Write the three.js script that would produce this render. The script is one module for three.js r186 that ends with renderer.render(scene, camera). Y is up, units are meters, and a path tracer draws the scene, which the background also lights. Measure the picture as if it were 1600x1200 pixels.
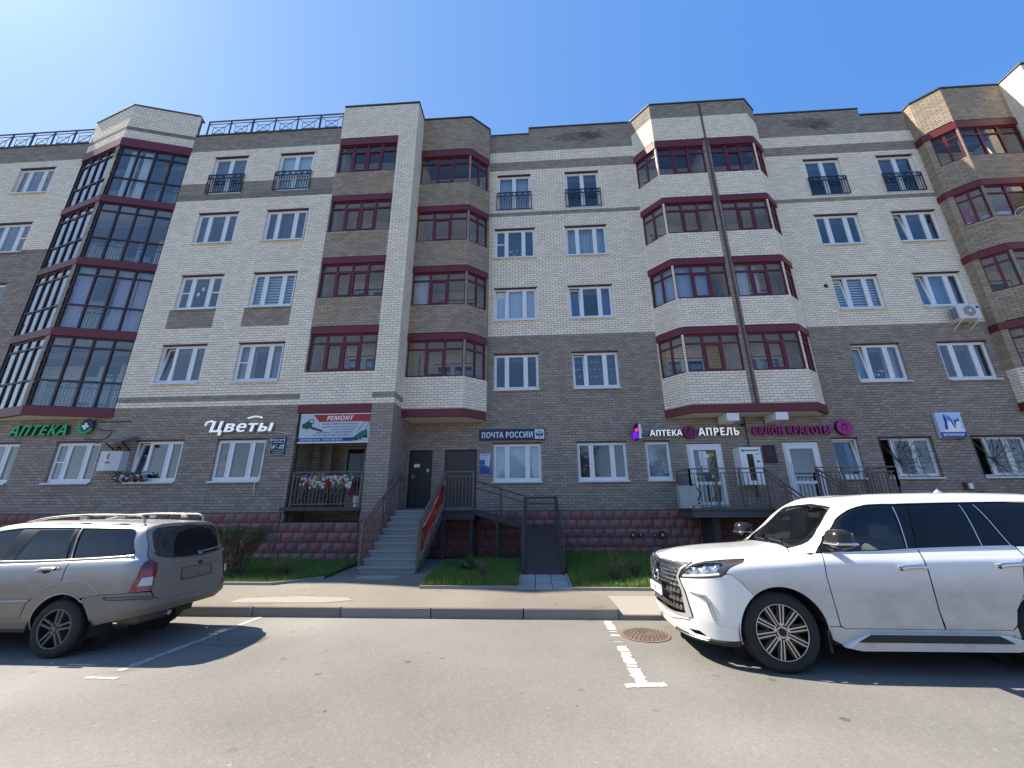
import * as THREE from 'three';
import { mergeGeometries } from 'three/addons/utils/BufferGeometryUtils.js';
import { RoundedBoxGeometry } from 'three/addons/geometries/RoundedBoxGeometry.js';
import { FontLoader } from 'three/addons/loaders/FontLoader.js';
import { TextGeometry } from 'three/addons/geometries/TextGeometry.js';
import { TessellateModifier } from 'three/addons/modifiers/TessellateModifier.js';

// ---------------------------------------------------------------- camera, sky, sun, exposure
const scene = new THREE.Scene();
const renderer = new THREE.WebGLRenderer();
renderer.toneMapping = THREE.LinearToneMapping;
renderer.toneMappingExposure = 2.25;
renderer.shadowMap.enabled = true;
const camera = new THREE.PerspectiveCamera(88.12, 4 / 3, 0.1, 600);
camera.rotation.order = 'YXZ';
camera.position.set(1.588, 1.74, 14.909);
camera.rotation.set(THREE.MathUtils.degToRad(17.219), THREE.MathUtils.degToRad(3.316), THREE.MathUtils.degToRad(-0.389));

const sunDir = new THREE.Vector3(-0.92, 1, -0.2).normalize();
const sun = new THREE.DirectionalLight(new THREE.Color().setRGB(1, 0.92, 0.78), 4.9);
sun.target.position.set(0, 4, 6);
sun.position.copy(sunDir).multiplyScalar(80).add(sun.target.position);
sun.castShadow = true;
sun.shadow.camera.left = -45; sun.shadow.camera.right = 45; sun.shadow.camera.top = 45; sun.shadow.camera.bottom = -45; sun.shadow.camera.far = 200;
sun.shadow.radius = 1.2;
scene.add(sun, sun.target);

function skyTexture() {                       // clear spring sky: blue overhead, pale towards the horizon and round the sun
  const W = 1024, H = 512, d = new Float32Array(W * H * 4), v = new THREE.Vector3();
  for (let j = 0; j < H; j++) for (let i = 0; i < W; i++) {
    const el = ((j + 0.5) / H - 0.5) * Math.PI, az = ((i + 0.5) / W - 0.5) * 2 * Math.PI;
    v.set(Math.cos(el) * Math.cos(az), Math.sin(el), Math.cos(el) * Math.sin(az));
    const c = Math.max(-1, Math.min(1, v.dot(sunDir))), y = Math.max(v.y, 0);
    const haze = Math.exp(-y * 4.2) * (1 + 1.5 * Math.max(0, c) ** 2), ang = Math.acos(c);
    const glow = 0.36 * Math.exp(-ang * 2.2) + 0.8 * Math.exp(-ang * 9) + 0.05 * (1 + c);
    const k = (j * W + i) * 4;
    d[k] = 0.0 + 0.30 * haze + 0.46 * glow;
    d[k + 1] = 0.090 + 0.32 * haze + 0.50 * glow;
    d[k + 2] = 0.325 + 0.25 * haze + 0.40 * glow;
    d[k + 3] = 1;
  }
  const t = new THREE.DataTexture(d, W, H, THREE.RGBAFormat, THREE.FloatType);
  t.mapping = THREE.EquirectangularReflectionMapping; t.magFilter = THREE.LinearFilter; t.minFilter = THREE.LinearFilter; t.needsUpdate = true;
  return t;
}
scene.background = scene.environment = skyTexture();
scene.environmentIntensity = 1;

// ---------------------------------------------------------------- helpers
let seed = 12345;
const rnd = () => { seed |= 0; seed = (seed + 0x6D2B79F5) | 0; let t = Math.imul(seed ^ (seed >>> 15), 1 | seed); t = (t + Math.imul(t ^ (t >>> 7), 61 | t)) ^ t; return ((t ^ (t >>> 14)) >>> 0) / 4294967296; };
const rr = (a, b) => a + (b - a) * rnd();
const V3 = (x, y, z) => new THREE.Vector3(x, y, z);
const hash2 = (i, j) => { let h = (i * 374761393 + j * 668265263) | 0; h = Math.imul(h ^ (h >>> 13), 1274126177); return ((h ^ (h >>> 16)) >>> 0) / 4294967296; };
const sm = (t) => t * t * (3 - 2 * t);
function vnoise(x, y, per = 0) {
  const w = (k) => (per ? ((k % per) + per) % per : k), i = Math.floor(x), j = Math.floor(y), u = sm(x - i), v = sm(y - j);
  const a = hash2(w(i), w(j)), b = hash2(w(i + 1), w(j)), c = hash2(w(i), w(j + 1)), e = hash2(w(i + 1), w(j + 1));
  return a + (b - a) * u + (c - a) * v + (a - b - c + e) * u * v;
}
const fbm = (x, y, n = 4, per = 0) => { let s = 0, a = 0.5, f = 1; for (let k = 0; k < n; k++) { s += a * vnoise(x * f + k * 17, y * f + k * 31, per ? per * f : 0); a *= 0.5; f *= 2; } return s / (1 - Math.pow(0.5, n)); };
function dataTex(N, fn, rep, srgb = true) {
  const d = new Uint8Array(N * N * 4);
  for (let j = 0; j < N; j++) for (let i = 0; i < N; i++) { const c = fn(i / N, j / N), k = (j * N + i) * 4; for (let m = 0; m < 3; m++) d[k + m] = Math.max(0, Math.min(255, Math.round((srgb ? (c[m] <= 0.0031308 ? 12.92 * c[m] : 1.055 * Math.pow(c[m], 1 / 2.4) - 0.055) : c[m]) * 255))); d[k + 3] = 255; }
  const t = new THREE.DataTexture(d, N, N); t.wrapS = t.wrapT = THREE.RepeatWrapping; t.magFilter = THREE.LinearFilter; t.minFilter = THREE.LinearMipmapLinearFilter; t.generateMipmaps = true;
  if (srgb) t.colorSpace = THREE.SRGBColorSpace; if (rep) t.repeat.set(rep, rep); t.needsUpdate = true; return t;
}
const lin = (r, g, b) => new THREE.Color().setRGB(r, g, b);
const mat = (r, g, b, rough = 0.8, metal = 0, more = {}) => new THREE.MeshStandardMaterial({ color: lin(r, g, b), roughness: rough, metalness: metal, side: THREE.DoubleSide, ...more });
const phys = (o) => new THREE.MeshPhysicalMaterial({ side: THREE.DoubleSide, ...o });
function clean(g) { const n = g.index ? g.toNonIndexed() : g; for (const k of Object.keys(n.attributes)) if (!['position', 'normal', 'uv'].includes(k)) n.deleteAttribute(k); if (!n.attributes.uv) n.setAttribute('uv', new THREE.BufferAttribute(new Float32Array(n.attributes.position.count * 2), 2)); n.clearGroups(); return n; }
const mg = (l) => { const f = l.flat(Infinity).filter(Boolean); return f.length === 1 ? clean(f[0]) : mergeGeometries(f.map(clean)); };
const box = (w, h, d, x = 0, y = 0, z = 0) => new THREE.BoxGeometry(w, h, d).translate(x, y, z);
const bx = (x0, x1, y0, y1, z0, z1) => box(x1 - x0, y1 - y0, z1 - z0, (x0 + x1) / 2, (y0 + y1) / 2, (z0 + z1) / 2);
const rbox = (w, h, d, r, x = 0, y = 0, z = 0, s = 2) => new RoundedBoxGeometry(w, h, d, s, r).translate(x, y, z);
function bar(p, q, w, h = w) {                // square bar between two points
  const a = V3(...p), b = V3(...q), l = a.distanceTo(b), m = new THREE.Matrix4(), dir = b.clone().sub(a).normalize(), up = Math.abs(dir.y) > 0.95 ? V3(0, 0, 1) : V3(0, 1, 0);
  const x = up.clone().cross(dir).normalize(), y = dir.clone().cross(x);
  m.makeBasis(x, y, dir).setPosition(a.add(b).multiplyScalar(0.5));
  return new THREE.BoxGeometry(w, h, l).applyMatrix4(m);
}
const tube = (pts, r, seg = 6, n = 0) => new THREE.TubeGeometry(new THREE.CatmullRomCurve3(pts.map((p) => (p.isVector3 ? p : V3(...p))), false, 'centripetal'), n || Math.max(2, pts.length * 4), r, seg, false);
const cyl = (r0, r1, h, n = 24) => new THREE.CylinderGeometry(r0, r1, h, n);
const used = {};
const numbered = (n) => { const k = used[n] = (used[n] ?? -1) + 1; return k ? `${n}_${String(k).padStart(3, '0')}` : n; };
function mesh(name, g, m, parent) { const o = new THREE.Mesh(Array.isArray(g) ? mg(g) : g, m); o.name = name; o.castShadow = o.receiveShadow = true; if (parent) parent.add(o); return o; }
function tag(o, label, category, group) { o.userData.label = label; o.userData.category = category; if (group) o.userData.group = group; return o; }
function thing(name, label, category, pos = [0, 0, 0], group) { const o = new THREE.Group(); o.name = numbered(name); o.position.set(...pos); scene.add(o); return tag(o, label, category, group); }
function solo(name, g, m, label, category, group) { return tag(mesh(numbered(name), g, m, scene), label, category, group); }
function struct(name, g, m) { const o = mesh(numbered(name), g, m, scene); o.userData.kind = 'structure'; return o; }
function shapeOf(pts, holes = []) { const s = new THREE.Shape(pts.map((p) => new THREE.Vector2(p[0], p[1]))); for (const h of holes) s.holes.push(new THREE.Path(h.map((p) => new THREE.Vector2(p[0], p[1])))); return s; }
const ext = (s, depth, o = {}) => new THREE.ExtrudeGeometry(s, { depth, bevelEnabled: false, curveSegments: 8, ...o });
function flat(pts, y, uvs = 1) {             // ground sheet from a plan polygon [x, z]
  const g = new THREE.ShapeGeometry(shapeOf(pts.map(([x, z]) => [x, -z]))); g.rotateX(-Math.PI / 2).translate(0, y, 0);
  const p = g.attributes.position, u = new Float32Array(p.count * 2); for (let i = 0; i < p.count; i++) { u[2 * i] = p.getX(i) * uvs; u[2 * i + 1] = p.getZ(i) * uvs; } g.setAttribute('uv', new THREE.BufferAttribute(u, 2)); return g;
}
function slabOf(pts, y0, y1) { const g = ext(shapeOf(pts.map(([x, z]) => [x, -z])), y1 - y0); g.rotateX(-Math.PI / 2).translate(0, y0, 0); return g; }
function offLine(pts, d) {                    // offset an open plan polyline to its outer (+) side, mitred
  const n = pts.length, nor = []; for (let i = 0; i < n - 1; i++) { const ux = pts[i + 1][0] - pts[i][0], uz = pts[i + 1][1] - pts[i][1], l = Math.hypot(ux, uz); nor.push([-uz / l, ux / l]); }
  return pts.map((p, i) => { const a = nor[Math.max(0, i - 1)], b = nor[Math.min(n - 2, i)], mx = a[0] + b[0], mz = a[1] + b[1], k = 2 / (mx * mx + mz * mz); return [p[0] + mx * k * d, p[1] + mz * k * d]; });
}
const strip = (pts, out, inn, y0, y1) => slabOf([...offLine(pts, out), ...offLine(pts, inn).reverse()], y0, y1);
function canvasTex(w, h, draw) { const c = document.createElement('canvas'); c.width = w; c.height = h; draw(c.getContext('2d'), w, h); const t = new THREE.CanvasTexture(c); t.colorSpace = THREE.SRGBColorSpace; return t; }

// ---------------------------------------------------------------- materials
const roadMap = (() => { // worn asphalt, 14 m across: fine stone grain, pale dusty and dark oily patches, drips, hairline cracks
  const N = 2048, d = new Uint8Array(N * N * 4), L = new Float32Array(N * N); const low = new Float32Array(256 * 256); for (let j = 0; j < 256; j++) for (let i = 0; i < 256; i++) low[j * 256 + i] = fbm(i / 256 * 7, j / 256 * 7, 5, 7);
  const lo = (i, j) => { const x = i / 8, y = j / 8, a = Math.floor(x), b = Math.floor(y), u = x - a, v = y - b, q = (m, n) => low[(n & 255) * 256 + (m & 255)]; return (q(a, b) * (1 - u) + q(a + 1, b) * u) * (1 - v) + (q(a, b + 1) * (1 - u) + q(a + 1, b + 1) * u) * v; };
  for (let j = 0; j < N; j++) for (let i = 0; i < N; i++) { const g = hash2(i, j + 7) - 0.5, g2 = vnoise(i / 2.4, j / 2.4) - 0.5; L[j * N + i] = 0.78 + 0.5 * (lo(i, j) - 0.5) + 0.15 * g + 0.12 * g2 + (g2 > 0.36 && g > 0.25 ? 0.2 : 0); }
  const spot = (x, y, r, k) => { for (let b = Math.floor(y - r); b <= y + r; b++) for (let c = Math.floor(x - r); c <= x + r; c++) { const q = Math.hypot(b - y, c - x) / r + 0.5 * (hash2(c, b) - 0.5); if (q < 0.9) L[(b & (N - 1)) * N + (c & (N - 1))] *= k; } };
  for (let i = 0; i < 170; i++) spot(rnd() * N, rnd() * N, rr(2, 7), rr(0.55, 0.85)); for (let i = 0; i < 90; i++) spot(rnd() * N, rnd() * N, rr(1, 3), rr(1.25, 1.6)); for (let i = 0; i < 12; i++) { const x = rnd() * N, y = rnd() * N; for (let k = 0; k < 14; k++) spot(x + rr(-40, 40), y + rr(-25, 25), rr(4, 14), rr(0.86, 0.95)); }
  for (let i = 0; i < 7; i++) { let x = rnd() * N, y = rnd() * N, t = rr(0, 6.28); for (let k = 0; k < 260; k++) { x += Math.cos(t) * 1.5; y += Math.sin(t) * 1.5; t += rr(-0.35, 0.35); L[(Math.floor(y) & (N - 1)) * N + (Math.floor(x) & (N - 1))] *= 0.6; } }
  const enc = (v) => Math.max(0, Math.min(255, Math.round((v <= 0.0031308 ? 12.92 * v : 1.055 * Math.pow(v, 1 / 2.4) - 0.055) * 255)));
  for (let k = 0; k < N * N; k++) { d[k * 4] = enc(0.256 * L[k]); d[k * 4 + 1] = enc(0.240 * L[k]); d[k * 4 + 2] = enc(0.216 * L[k]); d[k * 4 + 3] = 255; }
  const t = new THREE.DataTexture(d, N, N); t.wrapS = t.wrapT = THREE.RepeatWrapping; t.magFilter = THREE.LinearFilter; t.minFilter = THREE.LinearMipmapLinearFilter; t.generateMipmaps = true; t.colorSpace = THREE.SRGBColorSpace; t.needsUpdate = true; return t;
})();
const asphaltBump = dataTex(512, (u, v) => { const k = vnoise(u * 256, v * 256, 256) * 0.6 + vnoise(u * 128, v * 128, 128) * 0.4; return [k, k, k]; }, 0, false);
const M = {
  asphalt: mat(1, 1, 1, 0.92, 0, { map: roadMap, bumpMap: asphaltBump, bumpScale: 0.003 }),
  walk: mat(1.0, 0.93, 0.85, 0.95, 0, { map: roadMap, bumpMap: asphaltBump, bumpScale: 0.004 }),
  concrete: mat(0.36, 0.335, 0.30, 0.93, 0, { map: null }),
  kerb: mat(0.30, 0.28, 0.25, 0.95),
  paint: mat(0.46, 0.435, 0.39, 0.9), faded: mat(0.42, 0.395, 0.355, 0.9),
  mortar: mat(0.078, 0.073, 0.067, 0.97), brick: mat(1, 1, 1, 0.88),
  maroon: mat(0.135, 0.014, 0.02, 0.45), maroonFrame: mat(0.115, 0.011, 0.016, 0.4), bayFrame: mat(0.038, 0.016, 0.02, 0.45), white: mat(0.80, 0.80, 0.80, 0.35), plaster: mat(0.78, 0.75, 0.68, 0.9),
  lintel: mat(0.07, 0.03, 0.025, 0.7), sillMetal: mat(0.72, 0.73, 0.75, 0.4), coping: mat(0.06, 0.055, 0.06, 0.5), black: mat(0.012, 0.011, 0.012, 0.45),
  bronze: mat(0.065, 0.045, 0.038, 0.5), room: mat(0.13, 0.115, 0.10, 0.95), roomFloor: mat(0.18, 0.12, 0.08, 0.8), slab: mat(0.22, 0.21, 0.20, 0.92),
  glass: phys({ color: lin(0.88, 0.92, 0.94), transmission: 1, roughness: 0.01, ior: 1.75, thickness: 0 }),
  balconyGlass: phys({ color: lin(0.94, 0.95, 0.95), transmission: 1, roughness: 0.01, ior: 1.42, thickness: 0 }),
  sheer: phys({ color: lin(0.72, 0.75, 0.80), transmission: 0.35, roughness: 0.95, thickness: 0 }), blind: mat(0.62, 0.66, 0.72, 0.9), lilac: mat(0.55, 0.47, 0.55, 0.9), curtainDark: mat(0.10, 0.11, 0.14, 0.95), clothBlue: mat(0.25, 0.33, 0.50, 0.95),
  steel: mat(0.45, 0.46, 0.47, 0.4, 0.6), doorDark: mat(0.03, 0.026, 0.024, 0.5), darkSlab: mat(0.055, 0.05, 0.055, 0.9),
};

// ---------------------------------------------------------------- ground
const X0 = -160, X1 = 160;
struct('ground', flat([[-300, -300], [300, -300], [300, 300], [-300, 300]], -0.06, 0.2), mat(0.10, 0.11, 0.06, 1));
struct('road', flat([[X0, 7.62], [X1, 7.62], [X1, 34], [X0, 34]], 0, 1 / 14), M.asphalt);
struct('pavement', mg([flat([[X0, 1.2], [2.86, 1.2], [2.86, 7.622], [X0, 7.622]], 0.154, 1 / 14), flat([[2.86, 1.2], [X1, 1.2], [X1, 6.62], [2.86, 6.62]], 0.154, 1 / 14)]), M.walk);
{ // worn concrete apron of the dropped kerb and thin patches on the pavement
  struct('pavement_patch', (() => { const g = flat([[2.86, 6.62], [X1, 6.62], [X1, 7.625], [2.86, 7.625]], 0, 0.3), p = g.attributes.position; for (let i = 0; i < p.count; i++) p.setY(i, p.getZ(i) > 7 ? 0.079 : 0.154); g.computeVertexNormals(); return g; })(), mat(0.30, 0.275, 0.235, 0.95, 0, { bumpMap: asphaltBump, bumpScale: 0.004 }));
  struct('pavement_patch', flat([[-3.9, 7.02], [-2.9, 6.82], [-1.95, 6.92], [-1.75, 7.12], [-2.2, 7.34], [-3.9, 7.38]], 0.159, 0.3), mat(0.30, 0.275, 0.235, 0.95));
  struct('road_patch', flat([[-2.62, 8.62], [-2.25, 8.68], [-2.22, 8.9], [-2.5, 9.12], [-2.85, 9.05]], 0.004), mat(0.17, 0.155, 0.135, 0.95));
}
{ // kerb: single stones with joints; the ones in front of the dropped kerb lie lower
  const kerb = struct('kerb', bx(X0, X1, -0.05, 0.02, 7.5, 7.6), M.kerb); const tones = [0.2, 0.22, 0.24].map((k) => mat(k, k * 0.9, k * 0.82, 0.95, 0, { bumpMap: asphaltBump, bumpScale: 0.003 }));
  for (let i = -9; i < 9; i++) { const xa = 2.86 + i * 1.53, low = i >= 0, h = low ? 0.075 : 0.15; const g = rbox(1.515, h + 0.06, 0.15, 0.012, xa + 0.765, h - (h + 0.06) / 2, 7.565 + rr(-0.006, 0.006)); const o = mesh('kerb_stone', g, tones[Math.floor(rnd() * 3)], kerb); if (i === 0) { o.rotation.z = 0; } }
}
{ // parking bay lines: worn paint, broken into flakes
  const flakes = (x0, z0, x1, z1, w, n, keep) => { const l = []; for (let i = 0; i < n; i++) { if (fbm(i * 0.23 + x0 * 9, z0 * 3 + w * 40, 3) > keep(i / n) * 0.98) continue; const t = (i + 0.5) / n, dx = (x1 - x0) / n, dz = (z1 - z0) / n, cx = x0 + (x1 - x0) * t, cz = z0 + (z1 - z0) * t, L = Math.hypot(dx, dz), nx = -dz / L, nz = dx / L, pts = []; const a0 = 0.54, wa = w * (0.3 + 0.3 * vnoise(i * 0.45, 3 + x0)), wb = w * (0.3 + 0.3 * vnoise(i * 0.5, 9 + x0)); const c = [[-a0, -wa], [-rr(0.1, 0.3), -wa * rr(0.8, 1.1)], [rr(0.1, 0.3), -wa * rr(0.7, 1.1)], [a0, -wa * rr(0.8, 1.1)], [a0 * rr(0.9, 1.1), wb * rr(0.5, 1)], [rr(-0.1, 0.3), wb], [-a0, wb * rr(0.8, 1.1)]]; for (const [a, b] of c) pts.push([cx + dx * a + nx * b, cz + dz * a + nz * b]); l.push(flat(pts, 0.004 + 0.0004 * (i % 3))); } return mg(l); };
  struct('parking_line', flakes(-3.08, 7.66, -3.16, 9.95, 0.115, 90, (t) => (t > 0.8 ? 0.7 : 0.97)), M.faded);
  struct('parking_line', mg([flakes(2.66, 7.7, 2.62, 10.05, 0.15, 110, (t) => (t > 0.2 && t < 0.6 ? 0.5 : 0.8)), flakes(2.44, 10.1, 2.86, 10.06, 0.12, 24, () => 0.8)]), M.paint);
  struct('parking_line', flakes(-3.35, 10.14, -2.9, 10.15, 0.07, 20, () => 0.5), M.faded);
}
{ // manhole cover with raised rings of studs
  const m = mat(0.12, 0.085, 0.066, 0.75, 0.2), m2 = mat(0.20, 0.15, 0.122, 0.7, 0.2), t = thing('manhole_cover', 'round rusty cast iron manhole cover with raised rings in the road', 'manhole cover', [3.07, 0, 8.4]);
  mesh('frame', new THREE.RingGeometry(0.3, 0.345, 48).rotateX(-Math.PI / 2).translate(0, 0.008, 0), m2, t);
  mesh('lid', cyl(0.3, 0.3, 0.02, 48).translate(0, -0.004, 0), m, t);
  const studs = []; for (const r of [0.05, 0.1, 0.15, 0.2, 0.25, 0.285]) { const n = Math.round(r * 2 * Math.PI / 0.062); for (let i = 0; i < n; i++) { const a = (i + (r * 100 % 2) * 0.5) / n * Math.PI * 2; studs.push(box(0.022, 0.008, 0.04, r, 0.009, 0).rotateY(a)); } }
  mesh('stud_pattern', studs, m2, t);
}
// lawns: a soil sheet that rises towards the wall and real blades of grass
function lawn(pts, y0, n, box4, dead = 0) {
  const inside = (x, z) => { let c = false; for (let i = 0, j = pts.length - 1; i < pts.length; j = i++) { const [xi, zi] = pts[i], [xj, zj] = pts[j]; if ((zi > z) !== (zj > z) && x < (xj - xi) * (z - zi) / (zj - zi) + xi) c = !c; } return c; };
  struct('lawn', slabOf(pts, y0 - 0.1, y0), mat(0.045, 0.04, 0.022, 1));
  const g = new THREE.BufferGeometry(), P = []; for (const a of [0, 1.1, 2.2, 3.4, 4.6, 5.5]) { const h = 0.05 + 0.06 * ((a * 7.3) % 1), w = 0.006, c = Math.cos(a), s = Math.sin(a), b = 0.03 * ((a * 3.7) % 1) + 0.012; P.push(c * 0.01 - s * w, 0, s * 0.01 + c * w, c * 0.01 + s * w, 0, s * 0.01 - c * w, c * (0.01 + b), h, s * (0.01 + b)); }
  g.setAttribute('position', new THREE.Float32BufferAttribute(P, 3)); g.computeVertexNormals();
  const im = new THREE.InstancedMesh(g, phys({ color: 0xffffff, roughness: 0.85, transmission: 0.25, thickness: 0 }), n), m = new THREE.Matrix4(), q = new THREE.Quaternion(), up = V3(0, 1, 0), col = new THREE.Color(); let k = 0;
  while (k < n) { const x = rr(box4[0], box4[1]), z = rr(box4[2], box4[3]); if (!inside(x, z)) continue; const den = fbm(x * 1.3 + 50, z * 1.3 + 50, 3); if (rnd() > 0.3 + den * 1.1) continue; const s = rr(0.5, 1.3) * (0.45 + den * 1.15); q.setFromAxisAngle(up, rr(0, 6.28)); m.compose(V3(x, y0 - 0.004, z), q, V3(s, s * rr(0.7, 1.2), s)); im.setMatrixAt(k, m); const d = rnd() < 0.15 + dead; col.setRGB(d ? 0.26 : 0.10 + 0.06 * rnd(), d ? 0.21 : 0.195 + 0.08 * rnd(), d ? 0.09 : 0.026); im.setColorAt(k++, col); }
  im.name = numbered('grass'); im.userData.kind = 'stuff'; im.castShadow = im.receiveShadow = true; scene.add(tag(im, ['short green grass on the lawn left of the entrance stairs', 'short green grass between the entrance stairs and the ramp', 'short green grass right of the paved ramp path'][lawn.k = (lawn.k ?? -1) + 1], 'grass')); return im;
}
lawn([[-20, 2.0], [-3.75, 2.0], [-3.45, 4.9], [-4.2, 5.68], [-20, 5.62]], 0.2, 30000, [-11, -3.4, 2, 5.7]);
lawn([[-1.15, 2.6], [1.15, 1.6], [1.15, 5.98], [-0.85, 5.98]], 0.2, 16000, [-1.2, 1.2, 1.6, 6]);
lawn([[2.28, 0.06], [16, 0.06], [16, 6.18], [2.28, 6.08]], 0.2, 30000, [2.28, 8, 0.06, 6.2]);
{ // paved path at the foot of the ramp: single paving slabs
  const p = struct('path', flat([[1.17, 4.3], [2.26, 4.3], [2.26, 6.1], [1.17, 6.1]], 0.15), mat(0.12, 0.115, 0.105, 1)); const tones = [0.30, 0.34, 0.37].map((k) => mat(k, k * 0.99, k * 0.97, 0.93));
  for (let r = 0; r < 6; r++) for (let c = 0; c < 3; c++) mesh('paving_slab', rbox(0.335, 0.04, 0.282, 0.006, 1.345 + c * 0.35, 0.165 + rr(-0.003, 0.003), 4.5 + r * 0.297), tones[Math.floor(rnd() * 3)], p);
  for (const x of [1.165, 2.245]) mesh('edging', bx(x - 0.03, x + 0.03, 0.1, 0.2, 4.35, 6.12), tones[0], p);
}
for (const [pts, n] of [[[[-20, 5.62], [-4.2, 5.68], [-3.45, 4.9]], 0], [[[-0.85, 5.98], [1.13, 5.98]], 0], [[[2.28, 6.09], [16, 6.2]], 0]]) { const l = []; for (let i = 0; i < pts.length - 1; i++) { const [a, b] = [pts[i], pts[i + 1]]; l.push(bar([a[0], 0.15, a[1] + 0.03], [b[0], 0.15, b[1] + 0.03], 0.06, 0.12)); } struct('lawn_edging', l, M.kerb); }
// ---------------------------------------------------------------- the apartment building
const B = thing('apartment_building', 'five storey brick apartment building with cream and grey brown bands and maroon glazed balconies', 'building');
const ZL = 1.85, bricks = [], cores = [], blocks = [], PB = 0.1, snap = (y) => Math.round((y - 0.02) / PB) * PB + 0.02;
const BC = { c: [0.87, 0.755, 0.605], g: [0.315, 0.262, 0.215], b: [0.36, 0.285, 0.205], d: [0.25, 0.205, 0.165] };
const stains = [[3.95, 18.75, 1.25, 0.3], [4.6, 18.85, 0.6, 0.25], [14.6, 18.8, 1.1, 0.33], [15.2, 18.6, 0.5, 0.3]];
function brickColor(k, x, y, z) {
  const c = BC[k], t = (k === 'c' ? 0.085 : 0.17), n = 1 + t * (rnd() - 0.5) * 2 + (k === 'c' ? 0.07 : 0.16) * (fbm(x * 0.35 + z, y * 0.35, 3) - 0.5); let m = n; const warm = (rnd() - 0.5) * (k === 'c' ? 0.04 : 0.09);
  if (z < 0.1 && k === 'g') for (const [sx, sy, w, h] of stains) { const d = Math.hypot((x - sx) / w, (y - sy) / h); if (d < 0.75 + 0.35 * rnd()) m *= 0.62; }
  return [c[0] * m * (1 + warm), c[1] * m, c[2] * m * (1 - warm)];
}
function wall({ a, b, y0, y1, holes = [], kind, t = 0.3, skin = true, split = [] }) {
  const L = Math.hypot(b[0] - a[0], b[1] - a[1]), ux = (b[0] - a[0]) / L, uz = (b[1] - a[1]) / L, nx = -uz, nz = ux;
  const H = holes.map(([u0, u1, h0, h1, s]) => [u0, u1, snap(h0), snap(h1), s]);
  const base = new THREE.Matrix4().makeBasis(V3(ux, 0, uz), V3(0, 1, 0), V3(nx, 0, nz)).setPosition(a[0], 0, a[1]);
  const g = ext(shapeOf([[0, y0], [L, y0], [L, y1], [0, y1]], H.map(([u0, u1, h0, h1]) => [[Math.max(0.002, u0), Math.max(y0 + 0.002, h0)], [Math.min(L - 0.002, u1), Math.max(y0 + 0.002, h0)], [Math.min(L - 0.002, u1), Math.min(y1 - 0.002, h1)], [Math.max(0.002, u0), Math.min(y1 - 0.002, h1)]])), t).translate(0, 0, -t).applyMatrix4(base); cores.push(g);
  if (!skin) return;
  for (let i = Math.ceil((y0 - 0.02 - 0.05) / PB); ; i++) {
    const yb = 0.02 + i * PB + 0.006, yc = yb + 0.044; if (yc > y1) break; if (yc < y0) continue;
    let seg = [0, ...split].map((u, n) => [u, split[n] ?? L, 0, 0]);
    for (const [u0, u1, h0, h1] of H) if (yc > h0 && yc < h1) seg = seg.flatMap(([s0, s1, d0, d1]) => (u1 <= s0 || u0 >= s1 ? [[s0, s1, d0, d1]] : [[s0, u0, d0, 1], [u1, s1, 1, d1]].filter(([p, q]) => q - p > 0.03)));
    for (const [s0, s1, d0, d1] of seg) {
      let u = s0, first = true; const off = ((i % 2) + 2) % 2 ? 0.13 : 0;
      while (u < s1 - 0.02) {
        let e = Math.floor((u - off) / 0.26 + 1 + 1e-6) * 0.26 + off; if (e - u < 0.06) e += 0.26; if (s1 - e < 0.06) e = s1; e = Math.min(e, s1);
        const last = e > s1 - 1e-6, l0 = u + (first ? 0 : 0.007), l1 = e - (last ? 0 : 0.007), deep = (first && d0) || (last && d1), dd = deep ? 0.14 : 0.05, j = rr(-0.0015, 0.002);
        const eu0 = l0 + (first && d0 ? -0.004 : 0), eu1 = l1 + (last && d1 ? 0.004 : 0);
        const m = new THREE.Matrix4().makeScale(eu1 - eu0, 0.0855, dd).setPosition((eu0 + eu1) / 2, yb + 0.044, 0.008 + j - dd / 2).premultiply(base), p = V3().setFromMatrixPosition(m), k = kind((l0 + l1) / 2, yc);
        if (k) bricks.push({ m, c: brickColor(k, p.x, p.y, p.z), d: p.distanceTo(camera.position), k });
        u = e; first = false;
      }
    }
  }
}
function plinth(a, b, top, bot = 0.1) {       // rusticated blocks on the foundation
  const L = Math.hypot(b[0] - a[0], b[1] - a[1]), ux = (b[0] - a[0]) / L, uz = (b[1] - a[1]) / L, base = new THREE.Matrix4().makeBasis(V3(ux, 0, uz), V3(0, 1, 0), V3(-uz, 0, ux)).setPosition(a[0], 0, a[1]);
  cores.push(ext(shapeOf([[0, 0], [L, 0], [L, top], [0, top]]), 0.3).translate(0, 0, -0.29).applyMatrix4(base));
  for (let r = 0, y = top; y > bot; r++, y -= 0.3) for (let u = -(r % 2 ? 0.19 : 0) - 0.05; u < L; u += 0.38) { const u0 = Math.max(u, 0), u1 = Math.min(u + 0.38, L); if (u1 - u0 < 0.06) continue; const m = new THREE.Matrix4().makeScale((u1 - u0 - 0.022) / 0.362, 1, 1).setPosition((u0 + u1) / 2, y - 0.15, 0.012).premultiply(base), p = V3().setFromMatrixPosition(m); blocks.push({ m, d: p.distanceTo(camera.position) }); }
}
const win = [];                               // openings are remembered so that each gets a window
const W = (x0, x1, y0, y1, o = {}) => { const w = { x0, x1, y0: snap(y0), y1: snap(y1), ...o }; return w; };
const F = (k) => 3 * (k - 2);                 // storey k above the second
const left = [], mid = [], right = [], far = [];
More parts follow.
